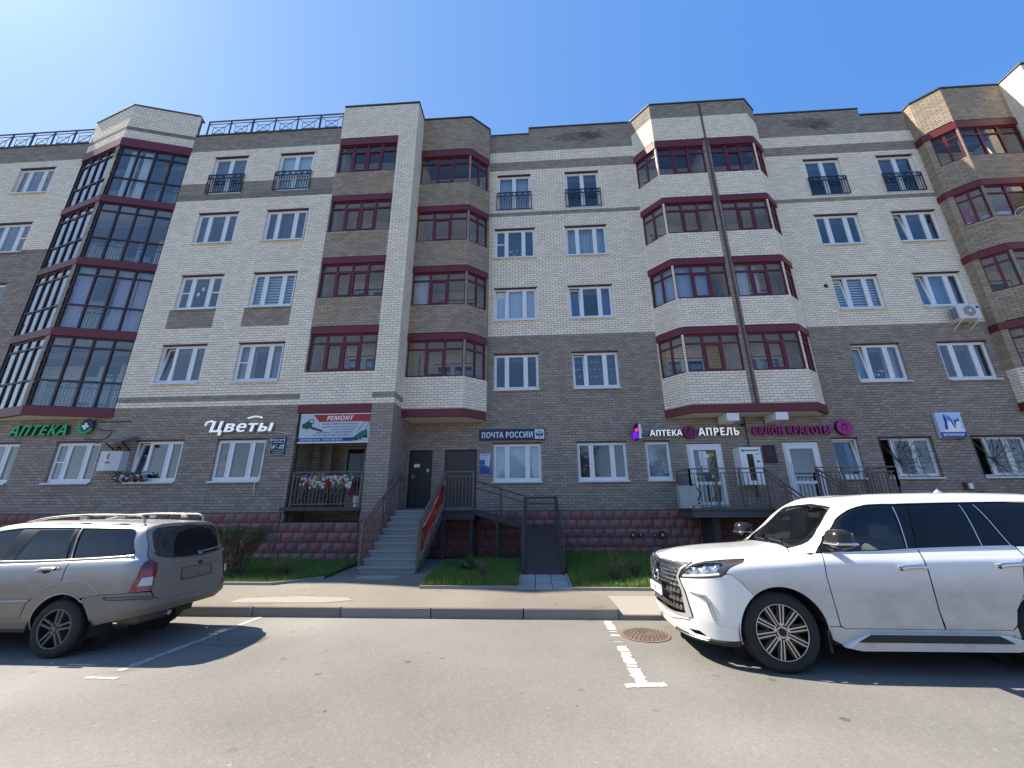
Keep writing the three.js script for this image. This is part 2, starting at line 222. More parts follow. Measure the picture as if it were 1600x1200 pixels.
for (const [x0, x1, list, o] of [[-12.33, -10.58, left, 0], [-9.34, -7.585, left, 1], [0, 1.79, mid, 2], [3.12, 4.93, mid, 3], [13.77, 15.56, right, 4], [16.91, 18.68, right, 5]]) {
  for (const k of [2, 3, 4]) list.push(W(x0, x1, 6.16 + F(k), 7.62 + F(k), { col: o, k }));
  const xc = [-11.5, -8.51, 0.88, 4.02, 14.72, 17.85][o]; list.push(W(xc - 0.77, xc + 0.77, 14.64, 16.62, { col: o, k: 5, french: 1 }));
}
left.push(W(-12.35, -10.6, 2.62, 4.06, { col: 0, k: 1 }), W(-9.38, -7.61, 2.62, 4.06, { col: 1, k: 1 }));
mid.push(W(0, 1.8, 2.62, 4.06, { col: 2, k: 1 }), W(3.12, 4.94, 2.62, 4.06, { col: 3, k: 1 }));
const shop = [W(5.61, 6.51, 2.62, 4.06, { single: 1, k: 1, col: 9 }), W(12.22, 13.12, 2.62, 4.06, { single: 1, k: 1, col: 10 })];
right.push(W(13.82, 15.62, 2.62, 4.06, { col: 4, k: 1, grid: 1 }), W(16.95, 18.75, 2.62, 4.06, { col: 5, k: 1, grid: 1 }));
far.push(W(-21.58, -19.86, 15.18, 16.62, { col: 8, k: 5 }), W(-21.58, -19.86, 12.16, 13.62, { col: 8, k: 4 }), W(-21.58, -19.86, 9.16, 10.62, { col: 8, k: 3 }), W(-21.58, -19.86, 6.16, 7.62, { col: 8, k: 2 }), W(-18.45, -16.72, 2.62, 4.06, { col: 7, k: 1 }), W(-15.33, -13.64, 2.62, 4.06, { col: 6, k: 1 }));
const rel = (l, x) => l.map((w) => [w.x0 - x, w.x1 - x, w.y0, w.y1]);
const kLeft = (x) => (u, y) => { const X = x + u; if (y < 5.22) return 'g'; if (y < 5.42) return 'c'; if (y < 5.62) return 'g'; if (y > 8.32 && y < 9.16 && ((X > -12.46 && X < -10.58) || (X > -9.44 && X < -7.56))) return 'g'; if (y < 14.32) return 'c'; if (y < 14.62) return 'd'; if (y < 15.2) return 'g'; return y < 17.02 ? 'c' : 'g'; };
const kMid = (u, y) => (y < 8.42 ? 'g' : y < 14.3 ? 'c' : y < 14.52 ? 'g' : y < 16.92 ? 'c' : y < 17.42 ? 'g' : y < 18.02 ? 'c' : 'g');
const kFar = (u, y) => (y < 12.0 ? 'g' : y < 12.2 ? 'd' : y < 17.02 ? 'c' : 'g');
const FAR0 = -34, EAST = 31;
wall({ a: [FAR0, 1.1], b: [-24.5, 1.1], y0: 1.6, y1: 17.93, kind: kFar });
wall({ a: [-24.5, ZL], b: [-18.65, ZL], y0: 1.6, y1: 17.93, holes: rel(far.slice(0, 4), -24.5), kind: kFar });
wall({ a: [-18.65, ZL], b: [-13.52, ZL], y0: 1.6, y1: 4.9, holes: rel(far.slice(4), -18.65), kind: kFar });
wall({ a: [-13.52, ZL], b: [-6.67, ZL], y0: 1.6, y1: 17.93, holes: rel(left, -13.52), kind: kLeft(-13.52), split: [1.06, 2.94, 4.08, 5.96] });
// loggia column with the tall pier beside it
const kLog = (u, y) => (u > 2.6 ? (y < 5.22 ? 'g' : y < 5.42 ? 'c' : y < 5.62 ? 'g' : 'c') : y < 4.95 ? 'g' : y < 6.4 || y > 17.3 ? 'c' : 'b');
const gl = (u0, u1) => [2, 3, 4, 5].map((k) => [u0, u1, 6.42 + F(k), 8.22 + F(k) + (k === 5 ? 0.1 : 0)]);
wall({ a: [-6.67, ZL], b: [-3.27, ZL], y0: 1.3, y1: 19.15, holes: [[0.05, 2.59, 1.32, 4.92], ...gl(0.05, 2.59)], kind: kLog, split: [2.6] });
const kPierSide = (u, y) => kLog(3, y);
wall({ a: [-3.27, ZL - 0.29], b: [-3.27, 0], y0: 1.6, y1: 19.15, kind: kPierSide, t: 0.28 });
bricks.forEach(() => 0);
{ const s = wall; // short stretch of the pier side level with the front wall's thickness
  s({ a: [-3.268, ZL], b: [-3.268, ZL - 0.3], y0: 1.6, y1: 19.15, kind: kPierSide, t: 0.1 }); }
wall({ a: [-6.68, 0.2], b: [-6.68, ZL], y0: 17.5, y1: 19.15, kind: () => 'c', t: 0.2 });
// middle wall and the wall under and beside the bays
const doors = [[-3.2, -2.29, 1.68, 3.86], [-1.84, -0.6, 1.68, 3.86], [7.1, 8.35, 1.68, 3.9], [10.48, 11.73, 1.68, 3.9]];
const f1 = [...mid.filter((w) => w.k === 1), ...shop, ...right.filter((w) => w.k === 1)];
wall({ a: [-3.27, 0], b: [22.05, 0], y0: 1.6, y1: 4.9, holes: [...rel(f1, -3.27), ...doors.map(([p, q, r, s]) => [p + 3.27, q + 3.27, r, s])], kind: kMid });
wall({ a: [-0.26, 0], b: [6.5, 0], y0: 4.9, y1: 19.08, holes: rel(mid.filter((w) => w.k > 1), -0.26), kind: kMid });
wall({ a: [1.65, 0], b: [6.5, 0], y0: 19.08, y1: 19.44, kind: kMid });
wall({ a: [12.13, 0], b: [18.96, 0], y0: 4.9, y1: 19.06, holes: rel(right.filter((w) => w.k > 1), 12.13), kind: kMid });
wall({ a: [12.13, 0], b: [17.02, 0], y0: 19.06, y1: 19.44, kind: kMid });
// bays: plan lines from left to right
const bay2 = [[-3.27, 1.0], [-1.02, 1.0], [-0.26, 0.32], [-0.26, 0]], bay3 = [[18.96, 0], [18.96, 0.33], [19.66, 1.0], [22.05, 1.0]];
const dbl = [[6.5, 0], [7.2, 0.82], [11.45, 0.82], [12.13, 0.25], [12.13, 0]], lbay = [[-18.65, ZL], [-16.05, 2.58], [-13.52, ZL]];
const facet = (pl, i, o) => wall({ a: pl[i], b: pl[i + 1], t: 0.16, ...o });
const kBay = (u, y) => (y < 6.4 ? 'c' : 'b'), kDbl = (u, y) => (y > 18.62 ? 'g' : 'c'), len = (pl, i) => Math.hypot(pl[i + 1][0] - pl[i][0], pl[i + 1][1] - pl[i][1]);
const full = (pl, i, e0 = 0.04, e1 = 0.04) => gl(e0, len(pl, i) - e1);
facet(bay2, 0, { y0: 4.9, y1: 19.15, holes: full(bay2, 0), kind: kBay }); facet(bay2, 1, { y0: 4.9, y1: 19.15, holes: full(bay2, 1), kind: kBay }); facet(bay2, 2, { y0: 4.9, y1: 19.15, kind: kBay });
facet(bay3, 0, { y0: 4.9, y1: 19.15, kind: kBay }); facet(bay3, 1, { y0: 4.9, y1: 19.15, holes: full(bay3, 1, 0.17), kind: kBay }); facet(bay3, 2, { y0: 4.9, y1: 19.15, holes: full(bay3, 2), kind: kBay });
facet(dbl, 0, { y0: 4.9, y1: 19.44, holes: full(dbl, 0), kind: kDbl });
facet(dbl, 1, { y0: 4.9, y1: 19.44, holes: [...gl(0.04, 2.06), ...gl(2.35, 4.21)], kind: (u, y) => (u > 2.05 && u < 2.36 && y < 17.3 ? 'g' : kDbl(u, y)), split: [2.05, 2.36] });
facet(dbl, 2, { y0: 4.9, y1: 19.44, holes: full(dbl, 2), kind: kDbl }); facet(dbl, 3, { y0: 4.9, y1: 19.44, kind: kDbl });
for (const i of [0, 1]) facet(lbay, i, { y0: 17.25, y1: 19.12, kind: (u, y) => (y > 17.72 && y < 17.92 ? 'd' : 'c') });
for (const [i, e] of [[0, len(lbay, 0) - 0.26], [1, 0]]) { const [p, q] = [lbay[i], lbay[i + 1]], l = len(lbay, i), at = (u) => [p[0] + (q[0] - p[0]) * u / l, p[1] + (q[1] - p[1]) * u / l]; if (i === 0) wall({ a: at(e), b: at(e + 0.25), y0: 5.18, y1: 17.25, kind: () => 'g', t: 0.12 }); }
// right pier, mirrored
wall({ a: [22.05, 0], b: [22.05, ZL], y0: 1.6, y1: 19.15, kind: (u, y) => kPierSide(0, y), t: 0.28 });
wall({ a: [22.05, ZL], b: [EAST, ZL], y0: 1.6, y1: 19.15, kind: (u, y) => (u < 0.8 ? kPierSide(0, y) : kMid(u, y)) });
// inner walls of the loggias, with the ground floor recess
const kIn = () => 'c';
wall({ a: [-6.6, 0.55], b: [-3.4, 0.55], y0: 4.95, y1: 17.2, holes: [2, 3, 4, 5].map((k) => [0.75, 2.35, 5.2 + F(k), 7.5 + F(k)]), kind: kIn, t: 0.15 });
wall({ a: [-3.2, -0.62], b: [-0.3, -0.62], y0: 4.95, y1: 17.2, holes: [2, 3, 4, 5].map((k) => [0.65, 2.3, 5.2 + F(k), 7.5 + F(k)]), kind: kIn, t: 0.15 });
wall({ a: [6.5, -0.7], b: [12.1, -0.7], y0: 4.95, y1: 17.2, holes: [2, 3, 4, 5].flatMap((k) => [[0.5, 2.1, 5.2 + F(k), 7.5 + F(k)], [3.5, 5.1, 5.2 + F(k), 7.5 + F(k)]]), kind: kIn, t: 0.15 });
wall({ a: [19.0, -0.62], b: [22.0, -0.62], y0: 4.95, y1: 17.2, holes: [2, 3, 4, 5].map((k) => [0.65, 2.3, 5.2 + F(k), 7.5 + F(k)]), kind: kIn, t: 0.15 });
wall({ a: [-18.6, 0.6], b: [-13.6, 0.6], y0: 4.95, y1: 17.2, holes: [2, 3, 4, 5].map((k) => [1.7, 3.4, 5.2 + F(k), 7.5 + F(k)]), kind: kIn, t: 0.15 });
wall({ a: [-6.66, ZL - 0.3], b: [-6.66, 0.6], y0: 1.3, y1: 4.88, kind: () => 'g', t: 0.1 }); wall({ a: [-4.09, 0.6], b: [-4.09, ZL - 0.3], y0: 1.3, y1: 4.88, kind: () => 'g', t: 0.1 });
wall({ a: [-6.66, 0.55], b: [-4.05, 0.55], y0: 1.3, y1: 4.88, holes: [[1.3, 2.05, 1.72, 3.9]], kind: () => 'g', t: 0.1 });
// partition walls between neighbouring loggias, bricked on both sides
for (const [x, z0, z1, s] of [[-6.63, 0.55, ZL - 0.3, 1], [-3.55, 0.55, ZL - 0.3, -1], [-3.25, -0.62, 0.7, 1], [-0.28, -0.62, -0.0, -1], [6.52, -0.7, -0.02, 1], [12.11, -0.7, -0.02, -1], [9.36, -0.7, 0.66, -1], [9.45, -0.7, 0.66, 1], [18.98, -0.62, 0, 1], [22.03, -0.62, 0.84, -1]]) wall(s > 0 ? { a: [x, z1], b: [x, z0], y0: 4.95, y1: 17.2, kind: kIn, t: 0.04 } : { a: [x, z0], b: [x, z1], y0: 4.95, y1: 17.2, kind: kIn, t: 0.04 });
// foundation blocks
plinth([-24.5, ZL], [-6.7, ZL], 1.6); plinth([-6.7, ZL], [-4.05, ZL], 1.3); plinth([-4.05, ZL], [-3.27, ZL], 1.6); plinth([-3.27, ZL], [-3.27, 0.02], 1.6); plinth([-3.25, 0], [22.05, 0], 1.6); plinth([22.05, ZL], [EAST, ZL], 1.6);
const wallMesh = mesh('wall', cores, M.mortar, B);
{ // closed shell behind the facade: roof, back, ends, floors, partitions
  mesh('roof', [bx(FAR0, -24.5, 17.35, 17.6, -12, 0.79), bx(-24.5, -24.3, 0, 17.9, -2, ZL - 0.02), bx(-24.5, -3.3, 17.35, 17.6, -12, ZL - 0.31), bx(-3.3, 22.1, 17.35, 17.6, -12, -0.31), bx(22.1, EAST, 17.35, 17.6, -12, ZL - 0.31), strip(bay2.slice(0, 3), -0.17, -1.2, 17.3, 17.42), strip(dbl.slice(0, 4), -0.17, -1.1, 17.31, 17.43), strip(bay3.slice(1), -0.17, -1.2, 17.3, 17.42), strip(lbay, -0.17, -1, 17.3, 17.42), bx(FAR0, EAST, 0, 17.4, -12.2, -12), bx(FAR0 - 0.2, FAR0, 0, 17.93, -12, 1.1), bx(EAST, EAST + 0.2, 0, 17.9, -12, ZL)], mat(0.12, 0.12, 0.12, 0.95), B);
  const fl = [], pt = [];
  for (let k = 0; k <= 5; k++) { const y = 1.4 + 3 * k; fl.push(bx(-24.3, -6.72, y, y + 0.22, -5, ZL - 0.31), bx(-6.72, -3.3, y, y + 0.22, -5, 0.39), bx(-3.3, -0.3, y, y + 0.22, -5, k ? -0.78 : -0.32), bx(-0.3, 6.5, y, y + 0.22, -5, -0.32), bx(6.5, 12.13, y, y + 0.22, -5, k ? -0.86 : -0.32), bx(12.13, 18.96, y, y + 0.22, -5, -0.32), bx(18.96, 22.05, y, y + 0.22, -5, k ? -0.78 : -0.32), bx(22.05, EAST, y, y + 0.22, -5, ZL - 0.31)); }
  for (const [x, z] of [[-18.62, 0.4], [-13.55, 0.4], [-9.95, 1.52], [-6.75, 0.3], [-3.35, -0.8], [-0.35, -0.8], [2.45, -0.32], [6.45, -0.88], [9.4, -0.88], [12.2, -0.88], [16.2, -0.32], [18.9, -0.8], [22.15, -0.8]]) pt.push(bx(x - 0.06, x + 0.06, 1.6, 17.3, -5, z));
  pt.push(bx(FAR0, EAST, 1.4, 17.3, -5.2, -5));
  mesh('floor_slab', fl, M.slab, B); mesh('inner_wall', pt, M.room, B);
}
{ // brick skin: the bricks nearest to the street one by one, the rest as one
  bricks.sort((p, q) => p.d - q.d); const unit = box(1, 1, 1), near = bricks.slice(0, 300), rest = bricks.slice(300);
  const tones = {}; for (const b of near) { const k = b.k + Math.floor(rnd() * 3); tones[k] ??= mat(...b.c, 0.88); const o = mesh('brick', unit, tones[k], wallMesh); o.applyMatrix4(b.m); }
  const im = new THREE.InstancedMesh(unit, M.brick, rest.length), c = new THREE.Color(); rest.forEach((b, i) => { im.setMatrixAt(i, b.m); im.setColorAt(i, c.setRGB(...b.c)); });
  im.name = 'brickwork'; im.userData.kind = 'stuff'; im.castShadow = im.receiveShadow = true; B.add(im);
  console.log('bricks', bricks.length, 'blocks', blocks.length);
  const variants = [0, 1, 2, 3].map(() => { const g = new THREE.PlaneGeometry(0.362, 0.284, 5, 4), p = g.attributes.position; for (let i = 0; i < p.count; i++) { const x = Math.abs(p.getX(i)) / 0.181, y = Math.abs(p.getY(i)) / 0.142; const e = Math.max(x, y); p.setZ(i, e > 0.98 ? 0 : 0.03 + 0.035 * (1 - e) + rr(-0.012, 0.018)); } g.computeVertexNormals(); return mg([g, box(0.362, 0.284, 0.05, 0, 0, -0.0255)]); });
  const bt = [[0.29, 0.118, 0.106], [0.33, 0.135, 0.122], [0.235, 0.108, 0.1], [0.27, 0.145, 0.132]].map((c) => mat(...c, 0.85, 0, { bumpMap: asphaltBump, bumpScale: 0.004 }));
  blocks.sort((p, q) => p.d - q.d); const far = [];
  blocks.forEach((b, i) => { const g = variants[Math.floor(rnd() * 4)], m = bt[Math.min(3, Math.floor(rnd() * 4.6))]; if (i < 300) { const o = mesh('foundation_block', g, m, wallMesh); o.applyMatrix4(b.m); } else far.push(g.clone().applyMatrix4(b.m)); });
  const f = mesh('foundation_blockwork', far, bt[0], B); f.userData.kind = 'stuff';
}
// ---- windows: frame, panes, sill, lintel, curtain
function drape(w, h, n = 14, amp = 0.035) { const g = new THREE.PlaneGeometry(w, h, n * 3, 1), p = g.attributes.position; for (let i = 0; i < p.count; i++) p.setZ(i, amp * Math.sin((p.getX(i) / w) * n * 6.28)); g.computeVertexNormals(); return g; }
function makeWindow(w, h, o = {}) {
  const g = new THREE.Group(); g.name = 'window'; const fr = [], zf = -0.15, ob = 0.055; const add = (x0, x1, y0, y1, z0 = zf, z1 = zf + 0.07) => fr.push(bx(x0, x1, y0, y1, z0, z1));
  add(0, w, h - ob, h); add(0, w, 0.0, ob + 0.03); add(0, ob, ob + 0.03, h - ob); add(w - ob, w, ob + 0.03, h - ob);
  const cuts = o.single ? [0, 1] : o.french ? [0, 0.5, 1] : (o.cuts ?? [0, 0.29, 0.71, 1]), xs = cuts.map((c) => c * w);
  for (let i = 1; i < xs.length - 1; i++) add(xs[i] - 0.035, xs[i] + 0.035, ob + 0.03, h - ob);
  for (let i = 0; i < xs.length - 1; i++) {
    if ((o.gap ?? []).includes(i)) continue;
    const x0 = xs[i] + (i ? 0.035 : ob), x1 = xs[i + 1] - (i < xs.length - 2 ? 0.035 : ob), y0 = ob + 0.03, y1 = h - ob, s = 0.05, zs = zf + 0.015, ze = zf + 0.083; const sash = [];
    const ad = (...a) => sash.push(bx(...a, zs, ze)); ad(x0 + 0.003, x1 - 0.003, y0 + 0.003, y0 + s); ad(x0 + 0.003, x1 - 0.003, y1 - s, y1 - 0.003); ad(x0 + 0.003, x0 + s, y0 + s, y1 - s); ad(x1 - s, x1 - 0.003, y0 + s, y1 - s);
    const bars = (o.hbar ?? []).includes(i) ? [0.5] : o.french && (o.low ?? 1) ? [0.34] : []; for (const b of bars) sash.push(bx(x0 + s, x1 - s, y0 + (y1 - y0) * b - 0.02, y0 + (y1 - y0) * b + 0.02, zs, ze));
    const pane = box(x1 - x0 - 2 * s + 0.01, y1 - y0 - 2 * s + 0.01, 0.004).translate((x0 + x1) / 2, (y0 + y1) / 2, zf + 0.045); { const q = rr(-0.007, 0.007), r = rr(-0.006, 0.006), mx = (x0 + x1) / 2, my = (y0 + y1) / 2; pane.translate(-mx, -my, -zf - 0.045).rotateY(q).rotateX(r).translate(mx, my, zf + 0.045); }
    const tilt = (o.tilt ?? []).includes(i), mv = (q) => (tilt ? q.translate(-x0, -y0, -zs).rotateX(-0.11).translate(x0, y0, zs) : q);
    fr.push(mg(sash.map(mv))); mesh('pane', mv(pane), M.glass, g);
  }
  mesh('frame', fr, M.white, g);
  if (!o.french && !o.inner) mesh('sill', [box(w + 0.05, 0.012, 0.2).rotateX(0.12).translate(w / 2, 0.006, 0.0), bx(-0.02, w + 0.02, -0.045, 0.0, 0.075, 0.1)], M.sillMetal, g);
  if (!o.inner) mesh('lintel', [bx(0, w, h - 0.008, h + 0.002, -0.13, 0.006), bx(-0.03, w + 0.03, h - 0.005, h + 0.045, 0.004, 0.014)], M.lintel, g);
  const C = { sheer: M.sheer, blind: M.blind, lilac: M.lilac, dark: M.curtainDark, blue: M.clothBlue }[o.curtain];
  if (o.curtain === 'zebra') { const l = []; for (let y = 0.1; y < h - 0.1; y += 0.12) l.push(bx(0.06, w - 0.06, y, y + 0.07, -0.225, -0.22)); mesh('blind', l, M.blind, g); }
  else if (C) mesh('curtain', o.curtain === 'blind' ? bx(0.05, w - 0.05, 0.06, h - 0.04, -0.23, -0.222) : o.part ? mg([drape(w * 0.3, h).translate(w * 0.16, h / 2, -0.33), drape(w * 0.28, h).translate(w * 0.85, h / 2, -0.33)]) : drape(w, h).translate(w / 2, h / 2, -0.3), C, g);
  if (o.french) { // ornamental balcony railing in front of the french window
    const r = [], H = 0.98, z = 0.06, a = -0.02, b = w + 0.02; for (const y of [0.04, 0.78, 0.98]) r.push(bar([a, y, z], [b, y, z], 0.03)); const n = 14; for (let i = 0; i <= n; i++) { const x = a + (b - a) * i / n; r.push(bar([x, 0.04, z], [x, i % n === 0 ? H : 0.78, z], i % n === 0 ? 0.03 : 0.016)); }
    for (let i = 0; i < 6; i++) { const x0 = a + (b - a) * i / 6, x1 = a + (b - a) * (i + 1) / 6; r.push(bar([x0, 0.78, z], [x1, 0.98, z], 0.014), bar([x0, 0.98, z], [x1, 0.78, z], 0.014), new THREE.TorusGeometry(0.06, 0.008, 5, 12).translate((x0 + x1) / 2, 0.88, z)); } for (let i = 1; i < n; i++) { const x = a + (b - a) * i / n; r.push(new THREE.TorusGeometry(0.03, 0.006, 4, 8).translate(x, 0.62, z)); }
    for (const x of [a, b]) r.push(bar([x, 0.9, z], [x, 0.9, -0.02], 0.025), bar([x, 0.06, z], [x, 0.06, -0.02], 0.025)); mesh('railing', r, M.black, g);
  }
  return g;
}
const looks = { '0,2': { tilt: [0] }, '1,2': { hbar: [0], curtain: 'lilac', part: 1 }, '0,3': { hbar: [0, 2] }, '1,3': { curtain: 'zebra' }, '0,4': { curtain: 'dark', part: 1 }, '1,4': { curtain: 'dark' }, '0,5': { curtain: 'dark', low: 0 }, '1,5': { curtain: 'blind', part: 0 }, '2,2': {}, '3,2': { tilt: [0], curtain: 'dark' }, '2,3': { tilt: [0], curtain: 'blind' }, '3,3': { tilt: [0], curtain: 'blue', part: 1 }, '2,4': { hbar: [0], curtain: 'dark' }, '3,4': { curtain: 'sheer' }, '2,5': { curtain: 'sheer', low: 0 }, '3,5': { low: 0 }, '4,2': { tilt: [0], curtain: 'sheer', part: 1 }, '5,2': { curtain: 'dark', part: 1 }, '4,3': { tilt: [0], curtain: 'zebra' }, '5,3': { tilt: [0], curtain: 'blue' }, '4,4': {}, '5,4': { tilt: [0] }, '4,5': { low: 0 }, '5,5': { low: 0 }, '2,1': { curtain: 'blind' }, '3,1': { curtain: 'dark', part: 1 }, '0,1': { tilt: [0] }, '1,1': {}, '6,1': { hbar: [0] }, '9,1': { curtain: 'sheer' }, '10,1': { curtain: 'blue', part: 1, tilt: [0] }, '4,1': { cuts: [0, 0.27, 0.64, 1], gap: [0] }, '5,1': { cuts: [0, 0.27, 0.64, 1], gap: [0] }, '8,4': { hbar: [2] }, '8,3': { hbar: [2] } };
for (const [list, z] of [[far, ZL], [left, ZL], [mid, 0], [shop, 0], [right, 0]]) for (const w of list) {
  const o = { ...(looks[`${w.col},${w.k}`] ?? {}), french: w.french, single: w.single }, g = makeWindow(w.x1 - w.x0, w.y1 - w.y0, o); g.position.set(w.x0, w.y0, z); B.add(g);
  const key = `${w.col},${w.k}`, fleck = new THREE.CircleGeometry(0.022, 6);
  if (key === '3,2') for (let r = 0; r < 3; r++) for (let i = 0; i < 11; i++) { const o2 = mesh('sticker', fleck, M.white, g); o2.position.set(0.12 + i * 0.155 + rr(-0.03, 0.03), 1.12 - r * 0.3 + rr(-0.03, 0.03), -0.112); o2.scale.set(rr(0.8, 1.8), rr(0.5, 0.9), 1); o2.rotation.z = rr(-0.6, 0.6); }
  if (key === '0,3') for (const [x, y] of [[0.92, 0.95], [0.76, 0.72]]) { const o2 = mesh('sticker', new THREE.CircleGeometry(0.075, 5), M.white, g); o2.position.set(x, y, -0.112); o2.scale.y = 1.4; }
  if (key === '4,2' || key === '2,4') for (let i = 0; i < 12; i++) { const o2 = mesh('sticker', fleck, M.white, g); o2.position.set(0.65 + 0.05 * i + rr(-0.05, 0.05), rr(0.2, 0.5), -0.112); o2.scale.setScalar(rr(0.7, 1.8)); }
  if (w.grid) { // sunburst security grille
    const W2 = w.x1 - w.x0, H2 = w.y1 - w.y0, l = [], c = [W2 * 0.27, H2 * 0.36]; l.push(bar([0, 0.03, 0.02], [W2, 0.03, 0.02], 0.018), bar([0, H2 - 0.03, 0.02], [W2, H2 - 0.03, 0.02], 0.018), bar([0.01, 0, 0.02], [0.01, H2, 0.02], 0.018), bar([W2 - 0.01, 0, 0.02], [W2 - 0.01, H2, 0.02], 0.018));
    for (let i = 0; i < 15; i++) { const a = -1.35 + i * 0.27, R = rr(0.8, 1.1); const e = [Math.min(W2, Math.max(0, c[0] + Math.cos(a) * R)), Math.min(H2, Math.max(0, c[1] + Math.sin(a) * R))]; l.push(bar([...c, 0.02], [...e, 0.02], 0.013)); }
    for (let i = 0; i < 26; i++) { const x = rr(0.15, W2 - 0.15), y = rr(0.1, H2 - 0.1), a0 = rr(0, 6.28); l.push(tube([0, 1, 2, 3, 4, 5].map((k) => [Math.min(W2, Math.max(0, x + Math.cos(a0 + k * 0.8) * (0.05 + 0.035 * k))), Math.min(H2, Math.max(0, y + Math.sin(a0 + k * 0.8) * (0.05 + 0.035 * k))), 0.022]), 0.006, 4, 10)); }
    mesh('security_grille', l, M.black, g);
  }
}
// ---- enclosed balconies
function glaze(fr, group, p, q, y0, y1, cols, o = {}) {
  const L = Math.hypot(q[0] - p[0], q[1] - p[1]), ux = (q[0] - p[0]) / L, uz = (q[1] - p[1]) / L, base = new THREE.Matrix4().makeBasis(V3(ux, 0, uz), V3(0, 1, 0), V3(-uz, 0, ux)).setPosition(p[0], 0, p[1]), H = y1 - y0, e = o.bars ? 0.032 : 0.04, th = o.bars ?? [H - 0.36], xs = []; for (let i = 0; i <= cols; i++) xs.push(L * i / cols);
  const l = [], ad = (a, b, c, d, z0 = -0.09, z1 = -0.02) => l.push(bx(a, b, y0 + c, y0 + d, z0, z1));
  ad(0, L, 0, 0.06); ad(0, L, H - 0.06, H); for (let i = 0; i <= cols; i++) ad(Math.max(0, xs[i] - e), Math.min(L, xs[i] + e), 0.06, H - 0.06, -0.088, -0.018); for (const t of th) for (let i = 0; i < cols; i++) ad(xs[i] + (i ? e : e), xs[i + 1] - e, t - 0.03, t + 0.03);
  const yy = [0.06, ...th, H - 0.06].sort((a, b) => a - b);
  for (let i = 0; i < cols; i++) for (let j = 0; j < yy.length - 1; j++) { const a = xs[i] + e, b = xs[i + 1] - e, c = yy[j] + (j ? 0.03 : 0), d = yy[j + 1] - (j < yy.length - 2 ? 0.03 : 0); const sash = (o.sash ?? []).includes(i) && d - c > 0.8; if (sash) { ad(a, a + 0.05, c, d, -0.085, -0.005); ad(b - 0.05, b, c, d, -0.085, -0.005); ad(a, b, c, c + 0.05, -0.084, -0.004); ad(a, b, d - 0.05, d, -0.084, -0.004); } if ((o.open ?? []).includes(i) && d - c > 0.8) continue; mesh('pane', box(b - a, d - c, 0.004).rotateY(rr(-0.008, 0.008)).rotateX(rr(-0.008, 0.008)).translate((a + b) / 2, y0 + (c + d) / 2, -0.06).applyMatrix4(base), o.bars ? M.glass : M.balconyGlass, group); }
  fr.push(mg(l).applyMatrix4(base)); return base;
}
function curtainAt(group, base, u0, u1, y0, y1, m, z = -0.2, name = 'curtain') { mesh(name, drape(u1 - u0, y1 - y0, Math.ceil((u1 - u0) * 7), 0.02).translate((u0 + u1) / 2, (y0 + y1) / 2, z).applyMatrix4(base), m, group); }
const whiteSheer = M.sheer, blueSheer = phys({ color: lin(0.42, 0.55, 0.78), transmission: 0.3, roughness: 0.95, thickness: 0 }), pinkSheer = phys({ color: lin(0.62, 0.53, 0.60), transmission: 0.3, roughness: 0.95, thickness: 0 });
function balcony(plan, facets, k, o = {}) {   // facets: [index, from, to, columns, options]
  const g = new THREE.Group(); g.name = 'enclosed_balcony'; B.add(g); const fr = [], y0 = o.y0 ?? 6.42 + F(k), y1 = o.y1 ?? 7.9 + F(k), top = k === 5 ? 17.25 : 8.18 + F(k);
  facets.forEach(([i, e0, e1, cols, oo], n) => { const l = len(plan, i), p = plan[i], q = plan[i + 1], at = (u) => [p[0] + (q[0] - p[0]) * u / l, p[1] + (q[1] - p[1]) * u / l]; const bs = glaze(fr, g, at(e0), at(e1 < 0 ? l + e1 : e1), y0, y1, cols, oo); if (oo?.drape) for (const [u0, u1, m] of oo.drape) curtainAt(g, bs, u0, u1, y0 + 0.03, y1 - 0.04, m); });
  mesh('frame', fr, o.y0 ? M.bayFrame : M.maroonFrame, g); if (o.line) mesh('fascia', strip(o.line, 0.045, -0.1, y1, top), M.maroon, g);
  if (o.floor) { const lines = o.floor; mesh('floor_slab', slabOf([...offLine(lines, -0.17), [lines.at(-1)[0], o.back], [lines[0][0], o.back]], 4.9 + F(k), 5.17 + F(k)), M.plaster, g); }
  return g;
}
const logLine = [[-6.62, ZL], [-4.08, ZL]];
